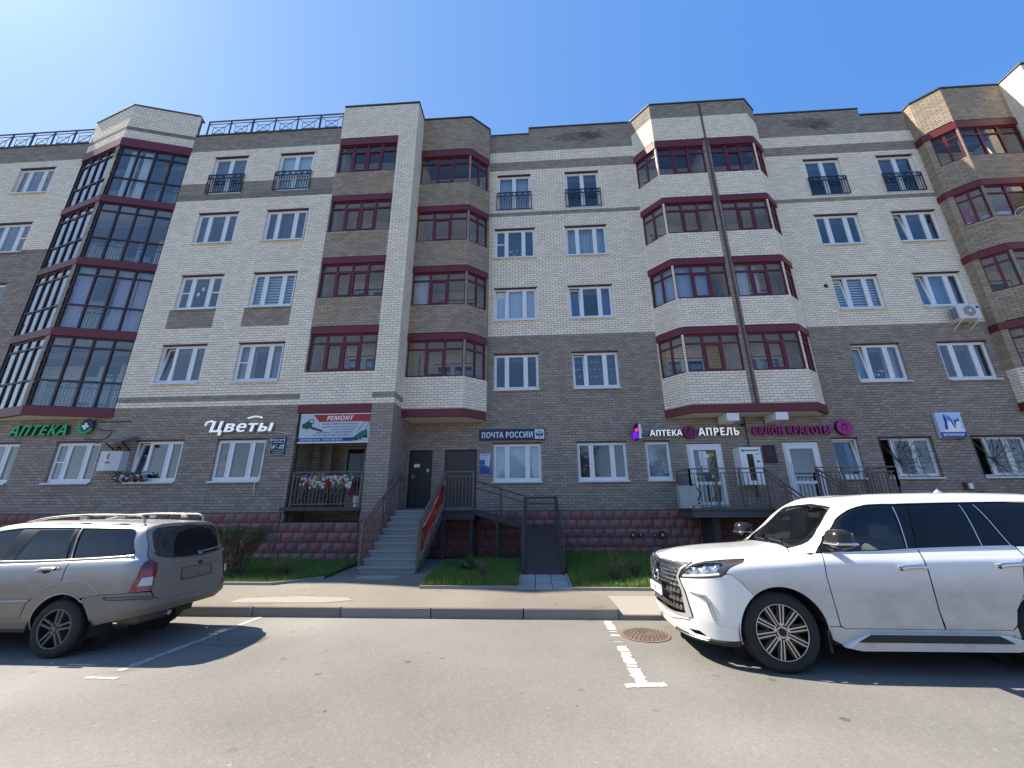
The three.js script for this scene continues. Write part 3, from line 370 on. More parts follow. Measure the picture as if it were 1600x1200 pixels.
for (const k of [2, 3, 4, 5]) {
  balcony(logLine, [[0, 0.005, -0.01, 4, { sash: [1, 2] }]], k, { line: logLine, floor: [[-6.6, ZL], [-3.56, ZL]], back: 0.41 });
  balcony(bay2, [[0, 0.04, -0.04, 3, { sash: [1], ...(k === 3 ? { drape: [[0.02, 0.6, whiteSheer]] } : {}) }], [1, 0.04, -0.06, 2, {}]], k, { line: bay2.slice(0, 3), floor: bay2.slice(0, 3), back: -0.77 });
  balcony(bay3, [[1, 0.17, -0.04, 2, {}], [2, 0.04, -0.04, 3, k === 4 ? { open: [1] } : {}]], k, { line: bay3, floor: bay3.slice(1), back: -0.77 });
  const L = [[6.5, 0], [7.2, 0.82], [9.27, 0.82]], R = [[9.54, 0.82], [11.45, 0.82], [12.13, 0.25], [12.13, 0]];
  balcony(L, [[0, 0.05, -0.04, 2, k === 3 ? { drape: [[0.02, 0.96, blueSheer]] } : {}], [1, 0.04, -0.02, 3, { sash: [1], ...(k === 3 ? { drape: [[0.02, 1.3, blueSheer]] } : {}), ...(k === 2 ? { open: [1] } : {}) }]], k, { line: L, floor: dbl.slice(0, 4), back: -0.85 });
  balcony(R, [[0, 0.02, -0.04, 3, { sash: [1], ...(k === 3 ? { drape: [[0.0, 0.55, whiteSheer], [0.62, 0.95, whiteSheer]] } : {}) }], [1, 0.04, -0.06, 2, {}]], k, { line: R });
  { // left bay is glazed from floor to ceiling with an old railing inside
    const p0 = 5.18 + F(k), q = k === 5 ? 16.83 : 7.88 + F(k), H = q - p0, bars = [1.0, H - 0.4]; const d = k === 3 ? { drape: [[0.03, 0.62, pinkSheer], [1.36, 1.95, pinkSheer], [2.0, 2.55, pinkSheer]] } : k === 5 ? { drape: [[0.3, 0.65, M.plaster], [0.8, 1.15, M.plaster]] } : {};
    const g = balcony(lbay, [[0, 0.12, -0.27, 4, { bars }], [1, 0.06, -0.02, 4, { bars, ...d }]], k, { y0: p0, y1: q, line: lbay, floor: lbay, back: 0.45 });
    const at = (i, u) => { const l = len(lbay, i); return [lbay[i][0] + (lbay[i + 1][0] - lbay[i][0]) * u / l, lbay[i][1] + (lbay[i + 1][1] - lbay[i][1]) * u / l - 0.28]; }; const r = [];
    for (const i of [0, 1]) { const n = 22, l = len(lbay, i); for (const y of [0.1, 0.8, 1.0]) { const a = at(i, 0.15), b = at(i, l - 0.15); r.push(bar([a[0], p0 + y, a[1]], [b[0], p0 + y, b[1]], 0.03)); } for (let j = 0; j <= n; j++) { const a = at(i, 0.15 + (l - 0.3) * j / n), c = at(i, 0.15 + (l - 0.3) * Math.min(n, j + 1) / n); r.push(bar([a[0], p0 + 0.1, a[1]], [a[0], p0 + (j % 2 ? 0.8 : 1), a[1]], 0.016)); if (j < n && j % 2 === 0) { const c2 = at(i, 0.15 + (l - 0.3) * Math.min(n, j + 2) / n); r.push(bar([a[0], p0 + 0.8, a[1]], [c2[0], p0 + 1, c2[1]], 0.014), bar([a[0], p0 + 1, a[1]], [c2[0], p0 + 0.8, c2[1]], 0.014)); } } }
    mesh('railing', r, M.black, g);
  }
  // white balcony door and window in each inner wall
  for (const [x, z] of [[-5.85, 0.55], [-2.55, -0.62], [7.0, -0.7], [10.0, -0.7], [19.65, -0.62], [-16.9, 0.6]]) { const w = x === -16.9 ? 1.7 : x === -2.55 || x === 19.65 ? 1.65 : 1.6, g = makeWindow(w, snap(7.5) - snap(5.2), { cuts: [0, 0.44, 1], inner: 1, curtain: (k + Math.round(x)) % 2 ? 'dark' : 'blind' }); g.name = 'balcony_door'; g.position.set(x, snap(5.2 + F(k)), z); B.add(g); }
}
{ // clutter in the open balcony on the right: folded clothes, boxes and a hoop hanging outside
  const g = B.children.filter((c) => c.name === 'enclosed_balcony')[12] ?? B; const m1 = mat(0.5, 0.12, 0.2, 0.95), m2 = mat(0.6, 0.64, 0.7, 0.95);
  mesh('laundry', [rbox(0.5, 0.4, 0.25, 0.1, 19.5, 12.75, 0.35), rbox(0.3, 0.5, 0.2, 0.08, 19.42, 13.1, 0.3)], m1, B); mesh('laundry', [rbox(0.7, 0.3, 0.35, 0.12, 20.0, 12.62, 0.55), rbox(0.5, 0.25, 0.3, 0.1, 20.4, 12.75, 0.6), rbox(0.6, 0.22, 0.3, 0.1, 19.5, 12.5, 0.35)], m2, B);
  mesh('hoop', new THREE.TorusGeometry(0.16, 0.012, 6, 24).rotateX(0.9).translate(20.45, 12.5, 1.12), M.white, B);
}
// fascia and soffit under the lowest balconies, drain pipe, vent boxes
mesh('fascia', [strip(bay2.slice(0, 3), 0.045, -0.1, 4.88, 5.18), strip(dbl, 0.045, -0.1, 4.88, 5.18), strip(bay3, 0.045, -0.1, 4.88, 5.18), strip(lbay, 0.045, -0.1, 4.88, 5.2), strip([[-6.67, ZL], [-4.05, ZL]], 0.045, -0.1, 4.9, 5.2)], M.maroon, B);
mesh('soffit', [slabOf([...offLine(bay2.slice(0, 3), -0.09), [-0.3, 0.0], [-3.2, 0.0]], 4.872, 4.9), slabOf([...offLine(dbl.slice(0, 4), -0.09), [12.0, 0.01], [6.55, 0.01]], 4.872, 4.9), slabOf([...offLine(bay3.slice(1), -0.09), [22, 0.01], [19, 0.01]], 4.872, 4.9), slabOf([...offLine(lbay, -0.09), [-13.6, ZL], [-18.6, ZL]], 4.872, 4.9), bx(-6.6, -4.1, 4.88, 4.92, 0.6, ZL - 0.1)], M.plaster, B);
mesh('drain_pipe', [tube([[9.43, 5.2, 0.86], [9.43, 19.4, 0.86]], 0.035, 10, 2), bx(9.26, 9.56, 17.22, 17.3, 0.82, 0.87)], mat(0.10, 0.06, 0.05, 0.5), B); mesh('drain_pipe', tube([[9.3, 2.0, 0.05], [9.3, 4.87, 0.05]], 0.022, 8, 2), mat(0.06, 0.04, 0.035, 0.5), B);
for (const x of [8.54, 10.2]) mesh('vent_box', rbox(0.42, 0.28, 0.75, 0.01, x, 4.72, 0.45), M.white, B);
// copings and roof railing
mesh('coping', [strip([[FAR0, 1.1], [-24.5, 1.1]], 0.05, -0.33, 17.93, 17.98), strip([[-24.5, ZL], [-18.7, ZL]], 0.05, -0.33, 17.93, 17.98), strip([[-13.5, ZL], [-6.7, ZL]], 0.05, -0.33, 17.93, 17.98), strip(lbay, 0.05, -0.33, 19.12, 19.17), strip([[-6.67, ZL], [-3.27, ZL], [-3.27, 1.0]], 0.05, -0.33, 19.15, 19.2), strip([[-3.22, 1.0], ...bay2.slice(1)], 0.05, -0.2, 19.15, 19.2), strip([[-0.2, 0], [1.65, 0]], 0.05, -0.33, 19.08, 19.13), strip([[1.62, 0], [6.45, 0]], 0.05, -0.33, 19.44, 19.49), strip(dbl.slice(0, 5), 0.05, -0.2, 19.44, 19.492), strip([[12.18, 0], [17.02, 0]], 0.05, -0.33, 19.44, 19.49), strip([[17.02, 0], [18.92, 0]], 0.05, -0.33, 19.06, 19.11), strip(bay3, 0.05, -0.2, 19.15, 19.2), strip([[22.05, 1.05], [22.05, ZL], [EAST, ZL]], 0.05, -0.33, 19.15, 19.203)], M.coping, B);
{ const rail = mat(0.07, 0.042, 0.045, 0.5), P = 1.07;
  const panel = (x) => { const l = [], z = 1.7, a = x + 0.03, b = x + P - 0.03, y0 = 18.05, y1 = 18.82, i0 = 0.24; l.push(bar([a, y0, z], [b, y0, z], 0.025), bar([a, y1, z], [b, y1, z], 0.025), bar([a, 18.98, z], [b, 18.98, z], 0.045), bar([a, y0, z], [b, y1, z], 0.018), bar([a, y1, z], [b, y0, z], 0.018)); const q = [[a + 0.22, y0 + 0.2], [b - 0.22, y0 + 0.2], [b - 0.22, y1 - 0.2], [a + 0.22, y1 - 0.2]]; for (let i = 0; i < 4; i++) l.push(bar([...q[i], z], [...q[(i + 1) % 4], z], 0.016)); return mg(l); };
  const first = panel(0); const rg = new THREE.Group(); rg.name = 'roof_railing'; B.add(rg);
  for (const [x0, n] of [[-13.2, 6], [-18.75 - 5 * P, 5]]) for (let i = 0; i <= n; i++) { const x = x0 + i * P; mesh('post', box(i % 3 === 2 ? 0.07 : 0.04, 1.05, 0.05, x, 18.48, 1.7), rail, rg); if (i < n) { const o = mesh('railing_panel', first, rail, rg); o.position.x = x; } }
}
// ---------------------------------------------------------------- entrances, railings, ramp
const balGeo = box(0.021, 1, 0.021, 0, 0.5, 0);
function balusters(parent, p, q, base, h, n, m, skipEnds = true) { for (let i = skipEnds ? 1 : 0; i < n + (skipEnds ? 0 : 1); i++) { const t = i / n, o = mesh('baluster', balGeo, m, parent); o.position.set(p[0] + (q[0] - p[0]) * t, p[1] + (q[1] - p[1]) * t + base, p[2] + (q[2] - p[2]) * t); o.scale.y = h; } }
const up = (p, h) => [p[0], p[1] + h, p[2]];
function railRun(parent, p, q, H, n, m, posts = 1) { const l = [bar(up(p, H), up(q, H), 0.05, 0.04), bar(up(p, H - 0.14), up(q, H - 0.14), 0.03), bar(up(p, 0.09), up(q, 0.09), 0.03)]; mesh('handrail', l, m, parent); for (let i = 0; i <= posts; i++) { const t = i / posts, a = [0, 1, 2].map((k) => p[k] + (q[k] - p[k]) * t); mesh('post', bar(a, up(a, H), 0.05), m, parent); } balusters(parent, p, q, 0.09, H - 0.23, n, m); }
function flight(parent, x0, x1, zTop, yTop, n, tread, rise, m) { for (let i = 0; i < n; i++) { const y = yTop - (i + 1) * rise, z = zTop + i * tread; mesh('step', [rbox(x1 - x0, 0.055, tread + 0.03, 0.008, (x0 + x1) / 2, y + rise * 0 + 0.14, z + tread / 2), bx(x0 + 0.02, x1 - 0.02, y - 0.03, y + 0.115, z + 0.02, z + tread - 0.012)], m, parent); } mesh('stringer', [x0 + 0.005, x1 - 0.065].map((x) => ext(shapeOf([[zTop, yTop - 0.3], [zTop, yTop - 0.05], [zTop + n * tread, yTop - n * rise + 0.02], [zTop + n * tread, 0.1], [zTop + n * tread - 0.25, 0.1]]), 0.06).rotateY(-Math.PI / 2).translate(x + 0.06, 0, 0)), mat(0.09, 0.09, 0.085, 0.9), parent); }
const stepM = mat(0.31, 0.31, 0.285, 0.93, 0, { bumpMap: asphaltBump, bumpScale: 0.004 }), railM = mat(0.15, 0.105, 0.09, 0.5);
{
  const t = thing('entrance_stairs', 'grey concrete stairs with brown railings up to two dark steel doors', 'stairs', [0, 0, 0]);
  mesh('landing', [rbox(2.82, 0.06, 1.5, 0.01, -1.84, 1.63, 0.76), bx(-3.24, -0.44, 1.36, 1.6, 0.04, 1.48)], M.darkSlab, t);
  mesh('support_post', [bx(-1.5, -1.4, 0.1, 1.36, 1.3, 1.4), bx(-0.6, -0.5, 0.1, 1.36, 1.3, 1.4), bx(-0.6, -0.5, 0.1, 1.36, 0.2, 0.3)], M.darkSlab, t);
  flight(t, -2.98, -1.48, 1.5, 1.66, 9, 0.3, 0.168, stepM);
  railRun(t, [-2.97, 1.6, 1.55], [-2.97, 0.16, 4.15], 1.2, 19, railM, 2); railRun(t, [-1.48, 1.6, 1.55], [-1.48, 0.16, 4.15], 1.2, 19, railM, 2);
  railRun(t, [-1.44, 1.66, 1.47], [-0.5, 1.66, 1.47], 1.22, 8, railM, 1); mesh('handrail', [bar([-3.0, 2.8, 1.5], [-3.2, 2.8, 0.6], 0.04), bar([-3.0, 2.66, 1.5], [-3.2, 2.66, 0.6], 0.03)], railM, t);
  const r = thing('stair_banner', 'red cloth banner tied to the right railing of the concrete stairs', 'banner', [-1.435, 0, 0]); // print: flowers and pale bands
  const tx = canvasTex(512, 96, (c) => { c.fillStyle = '#a01812'; c.fillRect(0, 0, 512, 96); c.fillStyle = '#c2301c'; c.fillRect(120, 8, 150, 60); c.strokeStyle = '#d9b8b0'; c.lineWidth = 5; c.strokeRect(60, 10, 300, 8); c.beginPath(); c.moveTo(40, 84); c.lineTo(250, 84); c.moveTo(330, 84); c.lineTo(430, 84); c.stroke(); c.fillStyle = '#3c2350'; c.beginPath(); c.arc(470, 34, 26, 0, 7); c.fill(); for (const [x, y] of [[40, 50], [300, 62]]) { c.fillStyle = '#5c5236'; c.beginPath(); c.arc(x, y, 20, 0, 7); c.fill(); c.fillStyle = '#c9bfae'; c.fillRect(x - 5, y - 12, 8, 22); } });
  const n = 24, P = [], U = [], I = []; for (let i = 0; i <= n; i++) { const s = i / n, z = 4.0 - 2.4 * s, y = 0.25 + 1.34 * s + 0.28; for (const k of [0, 1]) { P.push(0.012 * Math.sin(s * 17 + k * 2) - 0.006, y + 0.08 + k * 0.62, z); U.push(s, k); } if (i < n) { const a = i * 2; I.push(a, a + 1, a + 2, a + 1, a + 3, a + 2); } }
  const g = new THREE.BufferGeometry(); g.setAttribute('position', new THREE.Float32BufferAttribute(P, 3)); g.setAttribute('uv', new THREE.Float32BufferAttribute(U, 2)); g.setIndex(I); g.computeVertexNormals(); mesh('cloth', g, mat(1, 1, 1, 0.85, 0, { map: tx }), r);
  mesh('cord', [[3.9, 0.35], [2.8, 0.95], [1.7, 1.55]].map(([z, y]) => bar([0, y + 0.9, z], [0.05, y + 1.0, z], 0.012)), M.white, r);
}
solo('door_mat', rbox(0.95, 0.02, 0.42, 0.008, -2.25, 0.155, 4.72), mat(0.34, 0.31, 0.27, 0.95), 'light worn door mat on the ground before the concrete stairs', 'door mat');
for (const [x0, x1, l, h, c] of [[-3.2, -2.29, 'dark steel entrance door at the head of the concrete stairs', 1, M.doorDark], [-1.84, -0.6, 'second dark steel door behind the landing railing', 0, mat(0.045, 0.038, 0.033, 0.5)]]) {
  const t = thing('steel_door', l, 'door', [x0, 1.67, 0]), w = x1 - x0, H = 2.19; mesh('door_frame', [bx(0, 0.07, 0, H, -0.2, -0.03), bx(w - 0.07, w, 0, H, -0.2, -0.03), bx(0.07, w - 0.07, H - 0.07, H, -0.2, -0.03)], c, t); mesh('door_leaf', rbox(w - 0.15, H - 0.08, 0.06, 0.006, w / 2, (H - 0.08) / 2, -0.09), c, t);
  if (h) { mesh('handle', [rbox(0.16, 0.03, 0.03, 0.01, 0.22, 1.18, -0.03), rbox(0.05, 0.14, 0.015, 0.005, 0.16, 1.18, -0.055)], M.steel, t); mesh('number_plate', bx(0.2, 0.42, 1.52, 1.64, -0.058, -0.05), M.white, t); mesh('intercom', rbox(0.09, 0.13, 0.03, 0.008, 0.74, 1.4, -0.045), M.steel, t); }
}
{
  const t = thing('access_ramp', 'brown steel wheelchair ramp with a switchback landing beside the stairs', 'ramp'), m = mat(0.06, 0.042, 0.038, 0.6), m2 = mat(0.14, 0.085, 0.075, 0.7);
  const deck = (p, q, w, along) => { const a = V3(...p), b = V3(...q); return bar(p, q, along === 'x' ? w : w, 0.05); };
  mesh('upper_deck', [bar([-0.44, 1.62, 0.85], [1.12, 1.17, 0.85], 1.15, 0.05), bar([-0.44, 1.58, 1.42], [1.12, 1.13, 1.42], 0.05, 0.13), bar([-0.44, 1.58, 0.28], [1.12, 1.13, 0.28], 0.05, 0.13)], m, t);
  mesh('landing', [bx(1.12, 2.28, 1.1, 1.17, 0.26, 1.5), bx(1.15, 1.21, 0.1, 1.1, 0.3, 0.36), bx(2.2, 2.26, 0.1, 1.1, 0.3, 0.36), bx(1.15, 1.21, 0.1, 1.1, 1.42, 1.48), bx(2.2, 2.26, 0.1, 1.1, 1.42, 1.48)], m, t);
  mesh('lower_deck', bar([1.71, 1.15, 1.48], [1.71, 0.17, 4.42], 0.92, 0.02), m2, t);
  for (let i = 0; i < 22; i++) { const x = 1.29 + i * 0.04; mesh('tread_rib', bar([x, 1.17, 1.5], [x, 0.19, 4.42], 0.014, 0.014), m, t); }
  mesh('side_beam', [bar([1.22, 1.16, 1.48], [1.22, 0.19, 4.42], 0.06, 0.14), bar([2.2, 1.16, 1.48], [2.2, 0.19, 4.42], 0.06, 0.14)], m, t);
  for (const x of [1.21, 2.22]) { mesh('handrail', [bar([x, 2.05, 1.48], [x, 1.02, 4.3], 0.045), bar([x, 1.85, 1.48], [x, 0.82, 4.3], 0.03)], m, t); for (const [z, y] of [[1.48, 1.17], [2.9, 0.7], [4.3, 0.2]]) mesh('post', bar([x, y, z], [x, y + 0.85, z], 0.045), m, t); }
  mesh('handrail', [bar([1.21, 2.05, 0.3], [2.22, 2.05, 0.3], 0.045), bar([1.21, 1.85, 0.3], [2.22, 1.85, 0.3], 0.03), bar([1.21, 2.05, 0.3], [1.21, 2.05, 0.3 + 1e-3], 0.03), bar([2.22, 2.05, 0.3], [2.22, 2.05, 1.48], 0.045), bar([-0.44, 2.58, 1.42], [1.21, 2.07, 1.42], 0.045), bar([-0.44, 2.36, 1.42], [1.21, 1.87, 1.42], 0.03)], m, t);
  for (const [x, y, z, h] of [[0.42, 1.4, 1.42, 0.9], [1.21, 1.15, 1.42, 0.9], [2.22, 1.15, 0.3, 0.9], [1.21, 1.15, 0.3, 0.9], [-0.44, 1.62, 1.42, 0.96]]) mesh('post', bar([x, y, z], [x, y + h, z], 0.045), m, t);
  mesh('support_post', [bar([0.3, 0.1, 1.38], [0.3, 1.35, 1.38], 0.06), bar([0.3, 0.1, 0.32], [0.3, 1.35, 0.32], 0.06)], m, t);
}
{
  const t = thing('shop_porch', 'raised concrete porch with brown railings and steps before the pharmacy and salon doors', 'porch');
  mesh('platform', [rbox(6.6, 0.07, 1.3, 0.01, 9.82, 1.63, 0.67), bx(6.56, 13.1, 1.38, 1.6, 0.05, 1.27)], mat(0.11, 0.10, 0.105, 0.9), t); mesh('support_wall', [bx(7.2, 7.4, 0.1, 1.38, 0.06, 1.1), bx(12.2, 12.4, 0.1, 1.38, 0.06, 1.1)], M.darkSlab, t);
  flight(t, 9.05, 10.6, 1.3, 1.66, 9, 0.3, 0.168, stepM); const q = 1.66;
  railRun(t, [6.62, q, 0.06], [6.62, q, 1.25], 1.24, 9, railM, 1); railRun(t, [6.62, q, 1.25], [9.02, q, 1.25], 1.24, 17, railM, 3); railRun(t, [9.02, 1.6, 1.3], [9.02, 0.16, 3.95], 1.24, 19, railM, 3);
  railRun(t, [10.64, 1.6, 1.3], [10.64, 0.16, 3.95], 1.24, 19, railM, 3); railRun(t, [10.64, q, 1.25], [13.05, q, 1.25], 1.24, 17, railM, 3); railRun(t, [13.05, q, 1.25], [13.05, q, 0.06], 1.24, 9, railM, 1);
}
for (const [x0, x1, l, notes] of [[7.1, 8.35, 'white glazed pharmacy door covered with paper notices', 1], [10.48, 11.73, 'plain white glazed salon door with a long vertical handle', 0]]) {
  const t = thing('glazed_door', l, 'door', [x0, 1.67, 0]), w = x1 - x0, H = 2.23, z0 = -0.1, z1 = -0.02, f = []; f.push(bx(0, 0.07, 0, H, z0, z1), bx(w - 0.07, w, 0, H, z0, z1), bx(0.07, w - 0.07, H - 0.07, H, z0, z1), bx(0.07, w - 0.07, 0, 0.03, z0, z1)); mesh('door_frame', f, M.white, t);
  mesh('door_leaf', [bx(0.08, 0.22, 0.04, H - 0.08, -0.09, 0), bx(w - 0.22, w - 0.08, 0.04, H - 0.08, -0.09, 0), bx(0.22, w - 0.22, H - 0.22, H - 0.08, -0.09, 0), bx(0.22, w - 0.22, 0.04, 0.2, -0.09, 0), bx(0.22, w - 0.22, 0.78, 0.88, -0.09, 0)], M.white, t);
  mesh('pane', bx(0.215, w - 0.215, 0.875, H - 0.215, -0.05, -0.044), M.glass, t); mesh('pane', bx(0.215, w - 0.215, 0.195, 0.785, -0.05, -0.044), M.glass, t); mesh('inner_shade', bx(0.1, w - 0.1, 0.1, H, -0.4, -0.39), mat(0.16, 0.18, 0.2, 0.9), t);
  mesh('handle', notes ? [rbox(0.03, 0.4, 0.05, 0.01, w - 0.14, 1.1, 0.03)] : [bar([0.17, 0.62, 0.05], [0.17, 1.5, 0.05], 0.03), bar([0.17, 0.7, 0], [0.17, 0.7, 0.05], 0.02), bar([0.17, 1.4, 0], [0.17, 1.4, 0.05], 0.02)], M.white, t);
  if (notes) { const pt = canvasTex(64, 96, (c) => { c.fillStyle = '#eef1f5'; c.fillRect(0, 0, 64, 96); c.fillStyle = '#8088a0'; for (let i = 0; i < 9; i++) c.fillRect(8, 8 + i * 9, 48 - (i * 7) % 18, 3); }), pm = mat(1, 1, 1, 0.8, 0, { map: pt }); for (const [x, y, w2, h2, m] of [[0.42, 1.7, 0.26, 0.26, pm], [0.43, 1.45, 0.24, 0.24, pm], [0.5, 1.23, 0.17, 0.2, pm], [0.52, 1.08, 0.16, 0.13, mat(0.08, 0.07, 0.2, 0.7)], [0.68, 1.74, 0.1, 0.13, pm], [0.78, 1.78, 0.17, 0.12, mat(0.6, 0.28, 0.03, 0.7)], [0.78, 1.02, 0.1, 0.1, M.white]]) mesh('notice', bx(x, x + w2, y, y + h2, -0.042, -0.038), m, t); }
}
{ // recess on the ground floor: slab, railing, doors, garland
  const t = thing('recess_terrace', 'small railed terrace with a brown edge in the ground floor recess', 'terrace', [0, 0, 0]);
  mesh('slab', bx(-6.72, -4.06, 1.66, 1.78, 0.62, 1.95), mat(0.075, 0.052, 0.045, 0.7), t); railRun(t, [-6.42, 1.78, 1.9], [-4.12, 1.78, 1.9], 1.1, 19, railM, 1);
  const d = thing('shop_door', 'dark glazed door in a pale frame deep in the ground floor recess', 'door', [-5.38, 1.72, 0.55]); mesh('door_frame', [bx(0, 0.07, 0, 2.18, -0.1, 0.03), bx(0.68, 0.75, 0, 2.18, -0.1, 0.03), bx(0.07, 0.68, 2.1, 2.18, -0.1, 0.03)], mat(0.22, 0.23, 0.23, 0.5), d); mesh('pane', bx(0.07, 0.68, 0.02, 2.1, -0.06, -0.05), phys({ color: lin(0.02, 0.02, 0.02), roughness: 0.05 }), d);
  const e = thing('open_door', 'grey door leaf standing open at the left of the recess', 'door', [-6.3, 1.78, 0.62]); mesh('door_leaf', rbox(0.05, 2.1, 0.85, 0.006, 0, 1.05, 0.42).rotateY(0.9), mat(0.16, 0.145, 0.13, 0.8), e); mesh('handle', rbox(0.12, 0.03, 0.03, 0.01, 0.6, 1.0, 0.5), M.steel, e);
  const G = thing('flower_garland', 'garland of white and red artificial flowers hung along the recess railing', 'garland', [0, 0, 1.97]); const fl = new THREE.IcosahedronGeometry(1, 0), pm = [mat(0.62, 0.60, 0.58, 0.9), mat(0.62, 0.55, 0.52, 0.9), mat(0.35, 0.025, 0.02, 0.9), mat(0.42, 0.22, 0.08, 0.9), mat(0.14, 0.02, 0.1, 0.9)];
  const petal = mg([0, 1, 2, 3, 4].map((i) => new THREE.SphereGeometry(0.5, 6, 4).scale(1, 0.7, 0.4).translate(0.55, 0, 0).rotateZ(i * 1.257)).concat([new THREE.SphereGeometry(0.35, 6, 4).translate(0, 0, 0.2)]));
  for (let i = 0; i < 170; i++) { const x = rr(-6.08, -4.42), y = 2.62 + rr(-0.18, 0.18) - 0.08 * Math.abs(Math.sin(x * 4)), s = rr(0.035, 0.065); const red = [-5.95, -5.2, -4.95, -4.68].some((c) => Math.abs(x - c) < 0.1) && Math.abs(y - 2.5) < 0.14; const o = mesh('blossom', petal, pm[red && rnd() < 0.5 ? 2 : rnd() < 0.05 ? 4 : rnd() < 0.12 ? 3 : rnd() < 0.6 ? 0 : 1], G); o.position.set(x, y, rr(-0.03, 0.09)); o.scale.setScalar(s); o.rotation.set(rr(-0.6, 0.6), rr(-0.6, 0.6), rr(0, 3)); }
  const lv = []; for (let i = 0; i < 160; i++) { lv.push(new THREE.PlaneGeometry(0.035, 0.09).rotateX(rr(-1, 1)).rotateZ(rr(0, 6)).translate(rr(-6.1, -4.4), rr(2.36, 2.82), rr(-0.03, 0.06))); } for (const [x, h] of [[-6.08, 0.5], [-6.0, 0.4], [-5.2, 0.25], [-5.0, 0.32], [-4.85, 0.3], [-4.5, 0.38]]) lv.push(tube([[x, 2.45, 0.05], [x + 0.04, 2.45 - h * 0.5, 0.06], [x - 0.03, 2.45 - h, 0.05]], 0.012, 4, 8)); mesh('foliage', lv, mat(0.14, 0.2, 0.13, 0.9), G);
  const p = thing('potted_plant', 'small dark potted plant behind the recess railing', 'potted plant', [-5.32, 1.78, 1.72]); mesh('pot', cyl(0.1, 0.07, 0.18, 16).translate(0, 0.09, 0), mat(0.06, 0.04, 0.035, 0.8), p); const pl = []; for (let i = 0; i < 60; i++) pl.push(new THREE.PlaneGeometry(0.05, 0.09).rotateX(rr(-1.2, 1.2)).rotateY(rr(0, 6)).translate(rr(-0.14, 0.14), rr(0.2, 0.5), rr(-0.12, 0.12))); mesh('leaves', pl, mat(0.06, 0.09, 0.05, 0.9), p);
  const b = thing('bucket', 'white plastic bucket at the right end of the recess terrace', 'bucket', [-4.28, 1.78, 1.78]); mesh('bucket_body', cyl(0.09, 0.075, 0.34, 20).translate(0, 0.17, 0), M.white, b); mesh('rim', new THREE.TorusGeometry(0.092, 0.008, 6, 20).rotateX(Math.PI / 2).translate(0, 0.335, 0), M.white, b);
  solo('red_cloth', drape(0.2, 0.3, 3, 0.02).translate(-4.4, 2.28, 1.96), mat(0.2, 0.01, 0.05, 0.95), 'dark red cloth hanging over the railing above the white bucket', 'cloth');
}
// ---------------------------------------------------------------- signs
const [sansB, serifB] = await Promise.all(['droid_sans_bold', 'droid_serif_bold'].map((n) => new FontLoader().loadAsync(`fonts/droid/${n}.typeface.json`)));
function letters(str, x0, x1, y0, y1, depth, o = {}) {
  const g = new TextGeometry(str, { font: o.font ?? sansB, size: 1, depth: 1, curveSegments: 5 }); g.computeBoundingBox(); const b = g.boundingBox; const sh = o.slant ?? 0;
  if (sh) g.applyMatrix4(new THREE.Matrix4().set(1, sh, 0, 0, 0, 1, 0, 0, 0, 0, 1, 0, 0, 0, 0, 1)); g.computeBoundingBox(); const c = g.boundingBox; g.translate(-c.min.x, -c.min.y, -c.min.z); return g.scale((x1 - x0) / (c.max.x - c.min.x), (y1 - y0) / (c.max.y - c.min.y), depth / (c.max.z - c.min.z)).translate(x0, y0, 0);
}
function letterSign(name, str, label, x0, x1, y0, y1, z, face, side, o = {}) {
  const t = thing(name, label, 'sign', [0, 0, z]); const s = [...str], W = x1 - x0; const probe = []; let x = 0;
  for (const ch of s) { if (ch === ' ') { x += 0.4; continue; } const g = new TextGeometry(ch, { font: o.font ?? sansB, size: 1, depth: 0.1, curveSegments: 5 }); g.computeBoundingBox(); const adv = (o.font ?? sansB).data.glyphs[ch].ha / sansB.data.resolution; probe.push([g, x]); x += adv * (o.track ?? 1); }
  const k = W / x; let lo = 9, hi = -9; for (const [g] of probe) { lo = Math.min(lo, o.base ? 0 : g.boundingBox.min.y); hi = Math.max(hi, g.boundingBox.max.y); } const ky = (y1 - y0) / (hi - lo), sh = o.slant ?? 0, dp = o.depth ?? 0.08;
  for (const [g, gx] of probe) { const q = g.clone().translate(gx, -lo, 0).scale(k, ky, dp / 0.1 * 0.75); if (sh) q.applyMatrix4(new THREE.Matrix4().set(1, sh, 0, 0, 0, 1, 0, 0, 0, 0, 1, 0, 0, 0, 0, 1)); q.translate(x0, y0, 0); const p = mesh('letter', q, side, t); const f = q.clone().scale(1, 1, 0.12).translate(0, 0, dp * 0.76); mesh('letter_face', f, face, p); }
  if (o.rails) mesh('mounting_rail', [bar([x0, y0 + (y1 - y0) * 0.3, -0.03], [x1, y0 + (y1 - y0) * 0.3, -0.03], 0.025), bar([x0, y0 + (y1 - y0) * 0.75, -0.03], [x1, y0 + (y1 - y0) * 0.75, -0.03], 0.025)], M.black, t);
  return t;
}
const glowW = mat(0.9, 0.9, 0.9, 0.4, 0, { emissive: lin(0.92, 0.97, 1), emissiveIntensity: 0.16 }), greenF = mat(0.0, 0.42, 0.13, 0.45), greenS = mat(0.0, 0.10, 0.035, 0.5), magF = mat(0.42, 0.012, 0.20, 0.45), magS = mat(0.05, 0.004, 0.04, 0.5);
letterSign('letter_sign', 'АПТЕКА', 'green slanted block letters АПТЕКА under the left glazed bay', -17.15, -14.95, 4.27, 4.64, ZL + 0.06, greenF, greenS, { slant: 0.25, depth: 0.1, rails: 1 });
letterSign('letter_sign', 'Цветы', 'white rounded script letters Цветы above the flower shop window', -9.75, -7.42, 4.16, 4.66, ZL + 0.05, glowW, mat(0.45, 0.5, 0.56, 0.5), { slant: 0.2, depth: 0.09 });
